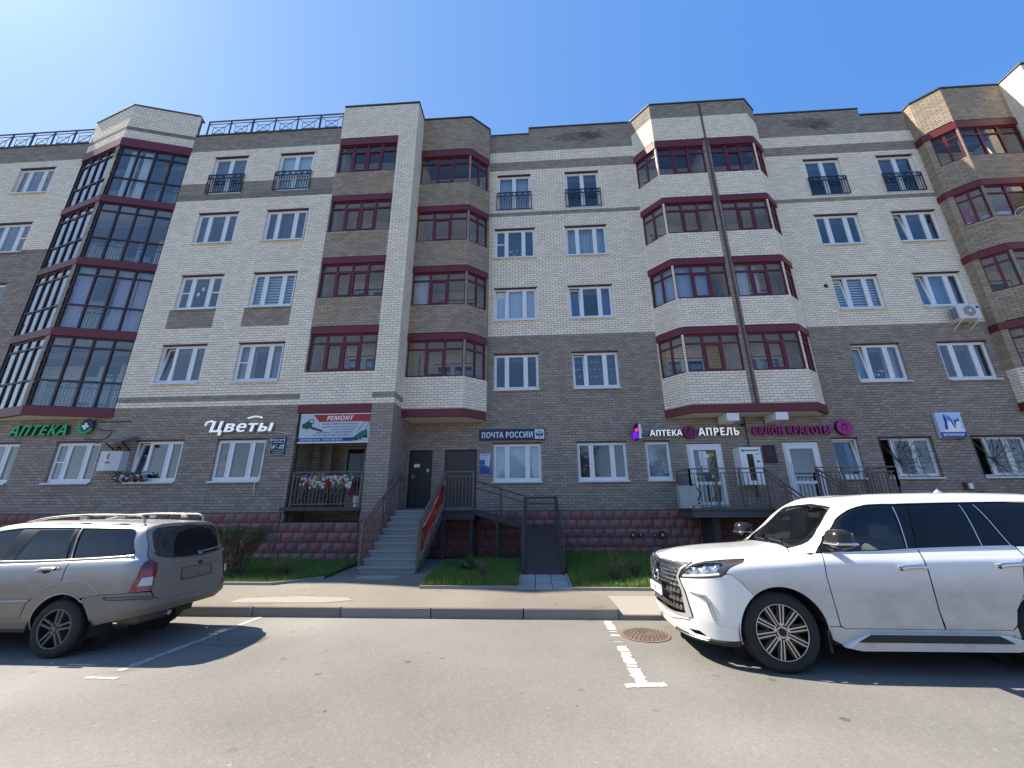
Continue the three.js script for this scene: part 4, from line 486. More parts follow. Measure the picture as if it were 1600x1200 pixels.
mesh('letter_flourish', [tube([[-9.85, 4.5, 0.07], [-9.8, 4.62, 0.07], [-9.62, 4.66, 0.07]], 0.035, 6, 10).translate(0, 0, 0), tube([[-8.35, 4.74, 0.07], [-8.1, 4.8, 0.07], [-7.85, 4.76, 0.07]], 0.03, 6, 10)], glowW, scene.children.at(-1));
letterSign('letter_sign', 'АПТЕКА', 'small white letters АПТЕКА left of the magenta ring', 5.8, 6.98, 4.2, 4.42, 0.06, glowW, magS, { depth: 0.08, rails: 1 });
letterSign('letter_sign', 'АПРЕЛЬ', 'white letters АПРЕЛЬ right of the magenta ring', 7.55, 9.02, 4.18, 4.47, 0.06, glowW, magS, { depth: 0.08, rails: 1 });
letterSign('letter_sign', 'САЛОН КРАСОТЫ', 'magenta letters САЛОН КРАСОТЫ above the salon door', 9.46, 12.22, 4.17, 4.48, 0.06, magF, magS, { depth: 0.09 });
{
  let t = thing('ring_emblem', 'round magenta ring emblem between the two white pharmacy words', 'sign', [7.25, 4.31, 0.06]); mesh('disc', cyl(0.24, 0.24, 0.07, 32).rotateX(Math.PI / 2).translate(0, 0, 0.03), magS, t); mesh('ring', new THREE.TorusGeometry(0.19, 0.025, 8, 32).translate(0, 0, 0.075), magF, t); mesh('emblem_bar', [bar([-0.09, -0.14, 0.075], [0.07, 0.14, 0.075], 0.03, 0.02), bar([0.07, 0.14, 0.075], [0.05, -0.14, 0.075], 0.025, 0.02), bar([-0.02, -0.03, 0.075], [0.17, -0.03, 0.075], 0.025, 0.02)], magF, t);
  t = thing('disc_emblem', 'round solid magenta disc with two thin curls right of the salon letters', 'sign', [12.68, 4.4, 0.06]); mesh('disc', cyl(0.28, 0.28, 0.1, 36).rotateX(Math.PI / 2).translate(0, 0, 0.05), magS, t); mesh('disc_face', cyl(0.275, 0.275, 0.012, 36).rotateX(Math.PI / 2).translate(0, 0, 0.107), magF, t); mesh('curl', [tube([[-0.06, -0.14, 0.118], [-0.1, -0.02, 0.118], [-0.03, 0.12, 0.118], [0.0, 0.05, 0.118]], 0.012, 5, 14), tube([[0.02, -0.15, 0.118], [0.06, 0.0, 0.118], [0.04, 0.14, 0.118], [-0.01, 0.12, 0.118]], 0.012, 5, 14)], magS, t);
  t = thing('cross_sign', 'round green and dark blue swirl sign with a white cross beside the green letters', 'sign', [-14.27, 4.56, ZL + 0.06]); mesh('swirl', [new THREE.TorusGeometry(0.23, 0.055, 8, 24, 3.4).rotateZ(2.6).translate(0, 0, 0.06)], greenF, t); mesh('swirl_dark', [new THREE.TorusGeometry(0.22, 0.05, 8, 24, 3.1).rotateZ(-0.9).translate(0, 0, 0.05), cyl(0.19, 0.19, 0.05, 24).rotateX(Math.PI / 2).translate(0, 0, 0.03)], mat(0.03, 0.03, 0.10, 0.5), t); mesh('cross', [bx(-0.12, 0.12, -0.04, 0.04, 0.06, 0.1), bx(-0.04, 0.04, -0.12, 0.12, 0.061, 0.101)], M.white, t); mesh('leaf', new THREE.SphereGeometry(0.06, 8, 6).scale(1, 0.6, 0.4).rotateZ(0.7).translate(0.2, 0.25, 0.06), greenF, t);
  t = thing('sign_bracket', 'thin black wall bracket with cables right of the round cross sign', 'bracket', [0, 0, ZL + 0.03]); mesh('arm', bar([-13.9, 4.74, 0], [-12.75, 4.74, 0], 0.03), M.black, t); mesh('cable', tube([[-13.9, 4.5, 0], [-13.6, 4.4, 0.02], [-13.35, 4.45, 0], [-13.5, 4.15, 0], [-14.3, 4.14, 0]], 0.012, 5, 20), M.black, t);
  t = thing('led_sign', 'small lit violet and white cross sign projecting from the wall left of the pharmacy letters', 'sign', [5.28, 4.32, 0.05]); mesh('body', [bx(-0.03, 0.03, -0.28, 0.28, 0, 0.5)].concat(bx(-0.06, -0.03, -0.26, 0.1, 0.02, 0.48)), M.black, t); mesh('lit_tile', [bx(0.0, 0.11, 0.1, 0.26, 0.35, 0.5), bx(0.02, 0.13, -0.1, 0.09, 0.36, 0.51), bx(0.0, 0.11, -0.26, -0.11, 0.35, 0.5)], M.white, t); mesh('lit_strip', [bx(-0.14, -0.031, -0.26, -0.02, 0.3, 0.49)], new THREE.MeshStandardMaterial({ color: lin(0.1, 0.02, 0.4), emissive: lin(0.12, 0.0, 0.75), emissiveIntensity: 0.8 }), t); mesh('lit_spot', new THREE.SphereGeometry(0.06, 10, 8).translate(-0.05, 0.04, 0.48), new THREE.MeshStandardMaterial({ color: lin(0.5, 0.02, 0.1), emissive: lin(0.9, 0.02, 0.15), emissiveIntensity: 0.8 }), t); mesh('cable', tube([[-0.25, -0.02, 0], [-0.05, -0.02, 0.02], [0.4, -0.1, 0.02], [0.52, -0.08, 0]], 0.01, 5, 12), M.black, t);
  t = thing('post_sign', 'long dark blue sign board reading ПОЧТА РОССИИ with a crest', 'sign', [0, 0, 0.02]); mesh('board', rbox(2.5, 0.41, 0.06, 0.01, 0.72, 4.355, 0.03), mat(0.012, 0.012, 0.075, 0.4), t); mesh('lettering', letters('ПОЧТА РОССИИ', -0.43, 1.5, 4.225, 4.46, 0.01).translate(0, 0, 0.061), mat(0.72, 0.74, 0.78, 0.5), t);
  const crest = canvasTex(128, 128, (c) => { c.fillStyle = '#c9cfdb'; c.fillRect(0, 0, 128, 128); c.fillStyle = '#1a2c58'; c.strokeStyle = '#1a2c58'; for (const s of [-1, 1]) { c.save(); c.translate(64, 64); c.scale(s, 1); for (let i = 0; i < 5; i++) { c.beginPath(); c.ellipse(30, -4 + i * 6, 26 - i * 3, 5, -0.7 + i * 0.12, 0, 7); c.fill(); } c.beginPath(); c.ellipse(10, -32, 9, 7, 0.4, 0, 7); c.fill(); c.beginPath(); c.moveTo(4, 30); c.lineTo(18, 50); c.lineTo(0, 44); c.fill(); c.restore(); } c.beginPath(); c.ellipse(64, 66, 12, 26, 0, 0, 7); c.fill(); c.fillStyle = '#c9cfdb'; c.beginPath(); c.arc(64, 62, 7, 0, 7); c.fill(); });
  mesh('crest', bx(1.57, 1.93, 4.17, 4.535, 0.06, 0.068), mat(1, 1, 1, 0.5, 0, { map: crest }), t);
  const poster = canvasTex(160, 270, (c) => { c.fillStyle = '#5878b0'; c.fillRect(0, 0, 160, 270); c.fillStyle = '#c8cdf0'; c.fillRect(0, 0, 160, 82); c.fillStyle = '#20285c'; c.beginPath(); c.arc(28, 20, 9, 0, 7); c.fill(); c.fillRect(42, 15, 100, 10); c.fillStyle = '#7f8cc4'; c.fillRect(14, 44, 90, 6); c.fillRect(14, 58, 130, 5); c.fillStyle = '#1c4892'; c.fillRect(8, 178, 144, 90); c.fillStyle = '#46628c'; c.fillRect(10, 92, 62, 76); c.fillStyle = '#d8dae8'; c.fillRect(84, 84, 66, 84); c.fillStyle = '#8890a8'; for (let i = 0; i < 8; i++) c.fillRect(92, 92 + i * 9, 50 - (i * 11) % 20, 3); c.fillStyle = '#d8dae8'; c.fillRect(120, 180, 20, 16); });
  t = thing('notice_board', 'blue and white notice board beside the post office window', 'notice board', [-0.3, 3.3, 0.02]); mesh('board', rbox(0.42, 0.72, 0.02, 0.004), mat(0.1, 0.16, 0.4, 0.5), t); mesh('print', bx(-0.2, 0.2, -0.35, 0.35, 0.01, 0.014), mat(1, 1, 1, 0.5, 0, { map: poster }), t);
  const hours = canvasTex(200, 240, (c) => { c.fillStyle = '#131b38'; c.fillRect(0, 0, 200, 240); c.strokeStyle = '#aab4cc'; c.lineWidth = 8; c.strokeRect(8, 8, 184, 224); c.fillStyle = '#eef0f8'; c.textAlign = 'center'; c.font = 'italic bold 32px serif'; c.fillText('Живые розы', 100, 52); c.font = 'bold 17px sans-serif'; c.fillText('РЕЖИМ РАБОТЫ', 100, 82); c.font = 'italic bold 62px sans-serif'; c.fillText('8 - 22', 108, 156); c.font = 'bold 18px sans-serif'; c.fillText('00', 86, 112); c.fillText('00', 172, 112); c.fillRect(22, 98, 5, 80); c.fillStyle = '#b9d4d8'; c.font = 'bold 22px sans-serif'; c.fillText('+7 977 55 32', 112, 192); c.fillText('977 446 55', 112, 218); });
  t = thing('hours_sign', 'small dark blue opening hours sign reading 8 - 22 beside the flower shop window', 'sign', [-7.17, 3.78, ZL + 0.02]); mesh('board', rbox(0.52, 0.63, 0.04, 0.006, 0, 0, 0.02), mat(0.02, 0.025, 0.06, 0.5), t); mesh('print', bx(-0.255, 0.255, -0.31, 0.31, 0.04, 0.044), mat(1, 1, 1, 0.45, 0, { map: hours }), t);
  const plq = canvasTex(180, 270, (c) => { c.fillStyle = '#1c0a1e'; c.fillRect(0, 0, 180, 270); c.strokeStyle = '#3a1638'; c.lineWidth = 6; c.strokeRect(4, 4, 172, 262); c.fillStyle = '#8a2478'; c.textAlign = 'center'; c.font = 'bold 20px sans-serif'; c.fillText('САЛОН', 90, 50); c.font = 'bold 17px sans-serif'; 'КРАСОТЫ|РЕЖИМ РАБОТЫ|ЕЖЕДНЕВНО|10 - 21'.split('|').forEach((s, i) => c.fillText(s, 90, 90 + i * 36)); });
  t = thing('salon_plaque', 'dark purple opening hours plaque left of the salon door', 'plaque', [9.98, 3.5, 0.02]); mesh('board', rbox(0.44, 0.64, 0.03, 0.005, 0, 0, 0.01), mat(0.012, 0.005, 0.014, 0.5), t); mesh('print', bx(-0.215, 0.215, -0.315, 0.315, 0.026, 0.03), mat(1, 1, 1, 0.45, 0, { map: plq }), t);
  const vet = canvasTex(256, 272, (c) => { c.fillStyle = '#bcd0f0'; c.fillRect(0, 0, 256, 272); c.fillStyle = '#f2f2f6'; c.beginPath(); c.ellipse(130, 170, 66, 60, 0, 0, 7); c.fill(); c.fillRect(50, 178, 190, 34); c.beginPath(); c.ellipse(190, 130, 44, 48, 0, 0, 7); c.fill(); c.fillStyle = '#1c3c98'; c.beginPath(); c.moveTo(84, 20); c.quadraticCurveTo(64, 60, 74, 110); c.quadraticCurveTo(50, 180, 70, 190); c.quadraticCurveTo(96, 190, 96, 120); c.lineTo(104, 60); c.lineTo(92, 24); c.fill(); c.beginPath(); c.moveTo(100, 22); c.quadraticCurveTo(150, 50, 160, 110); c.quadraticCurveTo(176, 170, 160, 180); c.quadraticCurveTo(146, 140, 140, 100); c.lineTo(118, 60); c.fill(); c.beginPath(); c.arc(112, 78, 9, 0, 7); c.arc(138, 84, 6, 0, 7); c.fill(); c.beginPath(); c.moveTo(168, 62); c.lineTo(176, 84); c.lineTo(204, 80); c.lineTo(216, 48); c.lineTo(226, 100); c.lineTo(206, 96); c.lineTo(184, 112); c.lineTo(182, 160); c.lineTo(168, 120); c.fill(); c.fillStyle = '#17458f'; c.fillRect(0, 212, 256, 60); c.fillStyle = '#eef3fb'; c.font = 'bold 38px sans-serif'; c.textAlign = 'center'; c.fillText('ВЕТЕРИНАР', 128, 254, 236); });
  t = thing('vet_sign', 'square blue and white sign with a dog and a cat reading ВЕТЕРИНАР', 'sign', [16.3, 4.42, 0.02]); mesh('light_box', rbox(0.86, 0.92, 0.12, 0.012, 0, 0, 0.06), mat(0.5, 0.6, 0.75, 0.5), t); mesh('print', bx(-0.425, 0.425, -0.455, 0.455, 0.12, 0.124), mat(1, 1, 1, 0.4, 0, { map: vet }), t); mesh('cable', tube([[0.1, -0.46, 0.02], [0.2, -0.52, 0.03], [0.4, -0.46, 0.02]], 0.01, 5, 12), M.black, t);
  const ban = canvasTex(1040, 416, (c) => { const gr = ['#b9c3cd', '#aebccb']; c.fillStyle = gr[0]; c.fillRect(0, 0, 1040, 416); c.fillStyle = gr[1]; c.beginPath(); c.moveTo(0, 416); c.lineTo(1040, 140); c.lineTo(1040, 416); c.fill(); c.fillStyle = '#a8282b'; c.beginPath(); c.moveTo(180, 0); c.lineTo(1040, 0); c.lineTo(1040, 112); c.lineTo(280, 112); c.fill(); c.fillStyle = '#f2eeee'; c.font = 'italic bold 96px sans-serif'; c.textAlign = 'left'; c.fillText('РЕМОНТ', 380, 92, 480); c.fillStyle = '#3a4658'; c.font = 'bold 33px sans-serif'; c.textAlign = 'right'; 'БЕНЗО и ЭЛЕКТРО ИНСТРУМЕНТА,|садовой техники, диагностика,|капитальный ремонт,|регулировка, ТО обслуживание,|заточка цепей, сварочные работы'.split('|').forEach((s, i) => c.fillText(s, 880 - i * 26, 158 + i * 40, 560)); c.fillStyle = '#1c3a7c'; c.beginPath(); c.moveTo(0, 350); c.lineTo(860, 350); c.lineTo(820, 402); c.lineTo(0, 402); c.fill(); c.fillStyle = '#dfe5f0'; c.font = 'bold 38px sans-serif'; c.textAlign = 'left'; c.fillText('8 (977) 606-55-32   8 (977) 446-55-32', 30, 390, 700);
    c.fillStyle = '#15503e'; c.beginPath(); c.moveTo(30, 150); c.lineTo(110, 100); c.lineTo(170, 120); c.lineTo(190, 200); c.lineTo(110, 220); c.lineTo(40, 200); c.fill(); c.lineWidth = 12; c.strokeStyle = '#20242a'; c.strokeRect(130, 78, 62, 60); c.fillStyle = '#34404a'; c.beginPath(); c.moveTo(180, 180); c.lineTo(350, 236); c.lineTo(340, 262); c.lineTo(170, 216); c.fill();
    c.lineWidth = 7; c.beginPath(); c.moveTo(860, 270); c.lineTo(960, 116); c.lineTo(1030, 120); c.lineTo(980, 250); c.stroke(); c.fillStyle = '#17695c'; c.beginPath(); c.moveTo(810, 350); c.lineTo(900, 270); c.lineTo(1000, 226); c.lineTo(1020, 300); c.lineTo(930, 380); c.fill(); c.fillStyle = '#26292e'; for (const [x, y, r] of [[860, 374, 24], [990, 338, 30], [910, 384, 18]]) { c.beginPath(); c.arc(x, y, r, 0, 7); c.fill(); } c.fillStyle = '#dcdcdc'; for (const [x, y] of [[912, 388], [986, 366]]) { c.beginPath(); c.arc(x, y, 10, 0, 7); c.fill(); } });
  t = thing('repair_banner', 'wide printed banner reading РЕМОНТ with a chainsaw and a mower over the recess', 'banner', [-5.27, 4.36, ZL + 0.02]); const bg = new THREE.PlaneGeometry(2.46, 0.97, 24, 8), bp = bg.attributes.position; for (let i = 0; i < bp.count; i++) bp.setZ(i, 0.012 * Math.sin(bp.getX(i) * 5 + bp.getY(i) * 3)); bg.computeVertexNormals(); mesh('cloth', bg, mat(1, 1, 1, 0.6, 0, { map: ban }), t); mesh('batten', [bx(-1.24, 1.24, 0.48, 0.51, -0.02, 0.01), bx(-1.24, 1.24, -0.51, -0.48, -0.02, 0.01)], M.white, t);
  t = thing('window_letters', 'red paper letters stuck inside the flower shop window', 'lettering', [-9.2, 0, ZL - 0.13]); for (const [s, x, y] of [['Ы', 0.0, 3.55], ['Ш', -0.02, 3.12], ['А', -0.04, 2.85]]) mesh('letter', letters(s, x, x + 0.17, y, y + 0.17, 0.004), mat(0.55, 0.06, 0.08, 0.8), t);
}
// ---------------------------------------------------------------- boxes on the wall
{
  let t = thing('gas_cabinet', 'light grey wall cabinet with a folded front under the tilted metal canopy', 'cabinet', [-12.87, 3.32, ZL]); mesh('cabinet_body', ext(shapeOf([[-0.38, 0], [-0.38, 0.26], [0.02, 0.36], [0.4, 0.26], [0.4, 0]].map(([x, z]) => [x, -z])), 0.66).rotateX(-Math.PI / 2).translate(0, -0.33, 0), mat(0.60, 0.61, 0.64, 0.5), t); mesh('lock', [bx(-0.02, 0.1, -0.09, -0.03, 0.345, 0.375), bx(0.0, 0.05, 0.05, 0.24, 0.34, 0.368)], mat(0.2, 0.2, 0.22, 0.6), t); mesh('hose', tube([[0.1, 0.33, 0.2], [0.12, 0.45, 0.22], [0.02, 0.5, 0.1], [0.0, 0.42, 0]], 0.02, 6, 16), M.black, t);
  t = thing('metal_canopy', 'small tilted grey sheet metal canopy on a wall strut left of the flower basket', 'canopy', [-12.75, 4.0, ZL]); mesh('sheet', box(1.0, 0.02, 0.62).rotateX(0.42).rotateZ(0.1).translate(0, 0.02, 0.32), mat(0.22, 0.24, 0.26, 0.5, 0.3), t); mesh('strut', [bar([0.25, -0.3, 0.0], [0.3, 0.0, 0.45], 0.03), bar([-0.3, -0.3, 0], [-0.3, -0.05, 0.45], 0.03)], M.black, t);
  t = thing('flower_basket', 'basket of white and pink artificial flowers on the sill right of the grey cabinet', 'flower basket', [-12.1, 2.7, ZL + 0.12]); const bm = [mat(0.6, 0.55, 0.56, 0.9), mat(0.3, 0.12, 0.16, 0.9), mat(0.05, 0.05, 0.04, 0.9)]; const bl = new THREE.IcosahedronGeometry(0.045, 1); for (let i = 0; i < 60; i++) { const a = rr(-0.5, 0.5), o = mesh('blossom', bl, bm[rnd() < 0.3 ? 0 : rnd() < 0.4 ? 1 : 2], t); o.position.set(a, 0.1 + rr(-0.1, 0.2) * (1 - Math.abs(a)) - 0.08, rr(-0.08, 0.14)); o.scale.setScalar(rr(0.6, 1.3)); } const bs = []; for (let i = 0; i < 70; i++) bs.push(new THREE.PlaneGeometry(0.04, 0.1).rotateX(rr(-1, 1)).rotateZ(rr(0, 6)).translate(rr(-0.5, 0.5), rr(-0.05, 0.25), rr(-0.1, 0.1))); mesh('foliage', bs, mat(0.045, 0.07, 0.04, 0.9), t);
  t = thing('pickup_locker', 'white wall mounted pharmacy locker with a narrow dark window above the porch', 'locker', [9.06, 3.05, 0]); mesh('cabinet_body', [bx(-0.36, 0.36, -0.64, 0.64, 0, 0.46), bx(-0.36, -0.13, -0.64, 0.64, 0.46, 0.5), bx(0.09, 0.36, -0.64, 0.64, 0.46, 0.5), bx(-0.13, 0.09, 0.4, 0.64, 0.46, 0.5), bx(-0.13, 0.09, -0.64, -0.5, 0.46, 0.5)], M.white, t); mesh('window', bx(-0.13, 0.09, -0.5, 0.4, 0.462, 0.47), phys({ color: lin(0.03, 0.03, 0.025), roughness: 0.05 }), t); mesh('label_strip', [bx(-0.2, 0.3, 0.5, 0.55, 0.501, 0.505), bx(0.17, 0.3, 0.38, 0.41, 0.501, 0.505)], mat(0.1, 0.28, 0.24, 0.6), t); mesh('keypad', [bx(0.18, 0.26, 0.12, 0.17, 0.5, 0.52)], M.black, t); mesh('emblem', new THREE.CircleGeometry(0.05, 16).translate(-0.25, 0.52, 0.503), mat(0.05, 0.3, 0.2, 0.6), t);
  const ac = (o, w, h, d, m) => { mesh('case', rbox(w, h, d, 0.02), m, o); };
  t = thing('air_conditioner', 'dull grey outdoor air conditioner unit at the left end of the porch', 'air conditioner', [6.49, 2.04, 1.12]); const am = mat(0.36, 0.38, 0.34, 0.6); ac(t, 0.56, 0.66, 0.3, am); mesh('service_panel', [rbox(0.2, 0.6, 0.02, 0.005, 0.16, 0, 0.155)], am, t); mesh('valve', [cyl(0.03, 0.03, 0.1, 10).rotateZ(1.57).translate(0.32, -0.12, 0.05), cyl(0.03, 0.03, 0.1, 10).rotateZ(1.57).translate(0.32, -0.22, 0.05), tube([[0.33, -0.12, 0.05], [0.42, 0.1, 0.0], [0.36, 0.3, -0.1], [0.4, 0.5, -0.9]], 0.02, 6, 20)], M.black, t); mesh('bracket', [bar([-0.3, -0.35, 0.1], [0.34, -0.35, 0.1], 0.04), bar([-0.3, -0.35, -0.1], [0.34, -0.35, -0.1], 0.04), bar([-0.24, 0.36, 0.0], [-0.1, 0.3, -0.95], 0.03)], M.steel, t);
  t = thing('air_conditioner', 'white outdoor air conditioner unit with a round fan beside the upper right window', 'air conditioner', [18.0, 8.66, 0.3]); const wm = mat(0.62, 0.63, 0.62, 0.5); ac(t, 0.8, 0.56, 0.3, wm); mesh('fan_guard', [cyl(0.21, 0.21, 0.02, 28).rotateX(Math.PI / 2).translate(0.02, 0.02, 0.152)], mat(0.22, 0.23, 0.23, 0.6), t); mesh('fan_ring', [0.05, 0.1, 0.15, 0.2].map((r) => new THREE.TorusGeometry(r, 0.006, 5, 28).translate(0.02, 0.02, 0.168)), wm, t); mesh('fan_hub', cyl(0.05, 0.05, 0.02, 16).rotateX(Math.PI / 2).translate(0.02, 0.02, 0.17), M.white, t); mesh('vent_slot', Array.from({ length: 7 }, (_, i) => bx(-0.405, -0.4, -0.22 + i * 0.065, -0.18 + i * 0.065, -0.12, 0.12)), M.black, t); mesh('energy_label', bx(0.28, 0.38, 0.12, 0.22, 0.151, 0.154), mat(0.03, 0.05, 0.3, 0.5), t); mesh('bracket', [bar([-0.3, -0.3, 0.14], [-0.3, -0.3, -0.3], 0.035), bar([0.3, -0.3, 0.14], [0.3, -0.3, -0.3], 0.035), bar([-0.3, -0.3, 0.14], [-0.3, -0.55, -0.28], 0.025), bar([0.3, -0.3, 0.14], [0.3, -0.55, -0.28], 0.025)], M.white, t);
  t = thing('alarm_siren', 'small red and white alarm siren on the wall below the vet sign', 'alarm', [16.3, 2.32, 0.0]); mesh('base', rbox(0.22, 0.26, 0.07, 0.01, -0.02, 0, 0.035), mat(0.16, 0.012, 0.015, 0.5), t); mesh('lamp', rbox(0.13, 0.19, 0.06, 0.015, 0.02, 0, 0.1), M.white, t); mesh('cable', tube([[0.08, -0.08, 0.02], [0.25, -0.16, 0.02], [0.5, -0.17, 0.02]], 0.008, 4, 10), M.black, t);
  solo('vent_hole', [cyl(0.07, 0.07, 0.02, 20).rotateX(Math.PI / 2).translate(13.47, 10.2, 0.012), new THREE.TorusGeometry(0.072, 0.01, 6, 20).translate(13.47, 10.2, 0.02)], M.black, 'round black vent hole in the cream wall left of the upper windows', 'vent');
  const pg = 'pipe ends in the foundation'; [[4.86, 0.085], [5.12, 0.055], [5.58, 0.055], [5.86, 0.095]].forEach(([x, r], i) => { const p = thing('pipe_end', ['larger pipe end, leftmost of the four in the foundation wall', 'small pipe end, second from the left in the foundation wall', 'small pipe end, third from the left in the foundation wall', 'largest pipe end, rightmost of the four in the foundation wall'][i], 'pipe', [x, 0.8, 0.06], pg); mesh('pipe', new THREE.CylinderGeometry(r, r, 0.12, 20, 1, true).rotateX(Math.PI / 2).translate(0, 0, 0.03), M.black, p); mesh('rim', new THREE.TorusGeometry(r, r * 0.28, 8, 20).translate(0, 0, 0.09), mat(0.035, 0.033, 0.03, 0.6), p); mesh('plug', cyl(r * 0.5, r * 0.5, 0.03, 14).rotateX(Math.PI / 2).translate(0, 0, 0.085), M.steel, p); });
  t = thing('security_camera', 'small dark security camera under the double bay beside the drain pipe', 'camera', [9.18, 4.56, 0.05]); mesh('housing', [cyl(0.045, 0.045, 0.16, 14).rotateX(Math.PI / 2).translate(0, 0, 0.14)], M.black, t); mesh('mount', [cyl(0.05, 0.05, 0.03, 14).rotateX(Math.PI / 2), bar([0, 0, 0], [0, 0, 0.1], 0.02)], M.black, t);
  solo('wall_cable', tube([[-7.36, 4.28, ZL + 0.03], [-7.0, 4.22, ZL + 0.05], [-6.72, 4.18, ZL + 0.03]], 0.01, 5, 12), M.white, 'thin white cable from the script letters to the recess corner', 'cable');
  solo('hanging_cord', tube([[-7.64, 4.0, ZL + 0.02], [-7.6, 2.9, ZL + 0.06], [-7.7, 2.55, ZL + 0.1], [-7.72, 2.2, ZL + 0.04]], 0.014, 5, 16), M.white, 'white cord hanging from the right corner of the flower shop window', 'cord');
}
// ---------------------------------------------------------------- shrubs and weeds
function leafGeo(s) { const g = new THREE.BufferGeometry(); g.setAttribute('position', new THREE.Float32BufferAttribute([0, 0, 0, -s * 0.35, s * 0.5, s * 0.08, 0, s, 0, s * 0.35, s * 0.5, s * 0.08], 3)); g.setIndex([0, 2, 1, 0, 3, 2]); g.computeVertexNormals(); return g; }
function manyLeaves(n, s, at) { const P = [], lg = leafGeo(1).toNonIndexed(), lp = lg.attributes.position, v = V3(), q = new THREE.Quaternion(), e = new THREE.Euler(); for (let i = 0; i < n; i++) { const p = at(i); e.set(rr(-1.4, 1.4), rr(0, 6.28), rr(-1.4, 1.4)); q.setFromEuler(e); const k = s * rr(0.6, 1.3); for (let j = 0; j < lp.count; j++) { v.fromBufferAttribute(lp, j).multiplyScalar(k).applyQuaternion(q); P.push(v.x + p[0], v.y + p[1], v.z + p[2]); } } const g = new THREE.BufferGeometry(); g.setAttribute('position', new THREE.Float32BufferAttribute(P, 3)); g.computeVertexNormals(); return g; }
const leafM = (r, g, b) => phys({ color: lin(r, g, b), roughness: 0.75, transmission: 0.35, thickness: 0 }), twigM = mat(0.11, 0.085, 0.06, 0.95);
{
  let t = thing('hedge_bush', 'clipped flat topped bush with brown stems behind the silver wagon', 'bush', [-5.75, 0.2, 4.75]); const tips = [], st = [];
  for (let i = 0; i < 46; i++) { const a = rr(0, 6.28), r0 = rr(0, 0.25), b = [Math.cos(a) * r0, 0, Math.sin(a) * r0 * 0.7], m = [b[0] * 1.8 + rr(-0.12, 0.12), rr(0.35, 0.5), b[2] * 1.6 + rr(-0.1, 0.1)], c = [Math.cos(a) * (r0 + 0.45) * rr(0.7, 1.35), rr(0.9, 1.08), Math.sin(a) * (r0 + 0.25)]; st.push(tube([b, m, c], rr(0.006, 0.013), 4, 5)); for (let k = 0; k < 3; k++) { const d = [c[0] + rr(-0.2, 0.2), c[1] + rr(-0.1, 0.06), c[2] + rr(-0.12, 0.12)]; st.push(tube([m, [(m[0] + d[0]) / 2, 0.75, (m[2] + d[2]) / 2], d], 0.005, 3, 3)); tips.push(d); } }
  mesh('stem', st, twigM, t); mesh('crown', manyLeaves(2600, 0.04, () => { const d = tips[Math.floor(rnd() * tips.length)]; return [d[0] + rr(-0.12, 0.12), Math.min(1.1, d[1] + rr(-0.16, 0.1)), d[2] + rr(-0.1, 0.1)]; }), leafM(0.06, 0.085, 0.025), t); mesh('new_leaves', manyLeaves(420, 0.05, () => { const a = rr(0, 6.28), r = rr(0.15, 0.5); return [Math.cos(a) * r - 0.1, rr(0.1, 0.6), Math.sin(a) * r * 0.8 + 0.1]; }), leafM(0.20, 0.19, 0.045), t);
  const shrub = (x, z, h, w, n, label, c) => { const s = thing('young_shrub', label, 'shrub', [x, 0.2, z]), tw = [], tp = []; for (let i = 0; i < 26; i++) { const a = rr(0, 6.28), c2 = [Math.cos(a) * w * rr(0.2, 1), h * rr(0.5, 1), Math.sin(a) * w * rr(0.2, 0.8)]; tw.push(tube([[c2[0] * 0.15, 0, c2[2] * 0.15], [c2[0] * 0.6, c2[1] * 0.55, c2[2] * 0.6], c2], rr(0.003, 0.007), 3, 4)); for (let k = 0; k < 4; k++) { const f = rr(0.35, 1); tp.push([c2[0] * f, c2[1] * f, c2[2] * f]); } } mesh('twig', tw, twigM, s); mesh('leaves', manyLeaves(n, 0.045, () => { const d = tp[Math.floor(rnd() * tp.length)]; return [d[0] + rr(-0.04, 0.04), d[1] + rr(-0.03, 0.05), d[2] + rr(-0.04, 0.04)]; }), leafM(...c), s); };
  shrub(-4.45, 4.95, 0.5, 0.42, 520, 'low shrub with fresh yellow green leaves right of the clipped bush', [0.19, 0.20, 0.045]);
  shrub(3.25, 5.35, 0.62, 0.34, 170, 'thin bare shrub with few yellow leaves near the front of the white car', [0.24, 0.19, 0.05]); shrub(3.75, 5.0, 0.45, 0.3, 120, 'small sparse shrub close to the white car grille', [0.17, 0.14, 0.04]);
  t = thing('dry_grass_tuft', 'tuft of dry straw coloured grass on the middle lawn', 'grass tuft', [0.3, 0.2, 5.0]); const dg = []; for (let i = 0; i < 90; i++) { const a = rr(0, 6.28), r = rr(0.02, 0.2), h = rr(0.15, 0.42); dg.push(tube([[Math.cos(a) * 0.05 * rnd(), 0, Math.sin(a) * 0.05], [Math.cos(a) * r * 0.6, h * 0.7, Math.sin(a) * r * 0.6], [Math.cos(a) * r * 1.3, h, Math.sin(a) * r * 1.3]], 0.0035, 3, 4)); } mesh('blades', dg, mat(0.20, 0.155, 0.09, 0.95), t);
  t = thing('green_weed', 'bright green leafy weed behind the dry grass tuft', 'weed', [-0.12, 0.2, 4.0]); mesh('leaves', manyLeaves(260, 0.12, () => { const a = rr(0, 6.28), r = rr(0, 0.25); return [Math.cos(a) * r, rr(0, 0.3) * (1 - r * 2), Math.sin(a) * r]; }), leafM(0.06, 0.17, 0.02), t); mesh('stalk', [0, 1, 2].map((i) => tube([[0, 0, 0], [0.03 * i - 0.03, 0.2, 0.02], [0.06 * i - 0.06, 0.4, 0]], 0.006, 4, 4)), leafM(0.06, 0.15, 0.02), t);
}
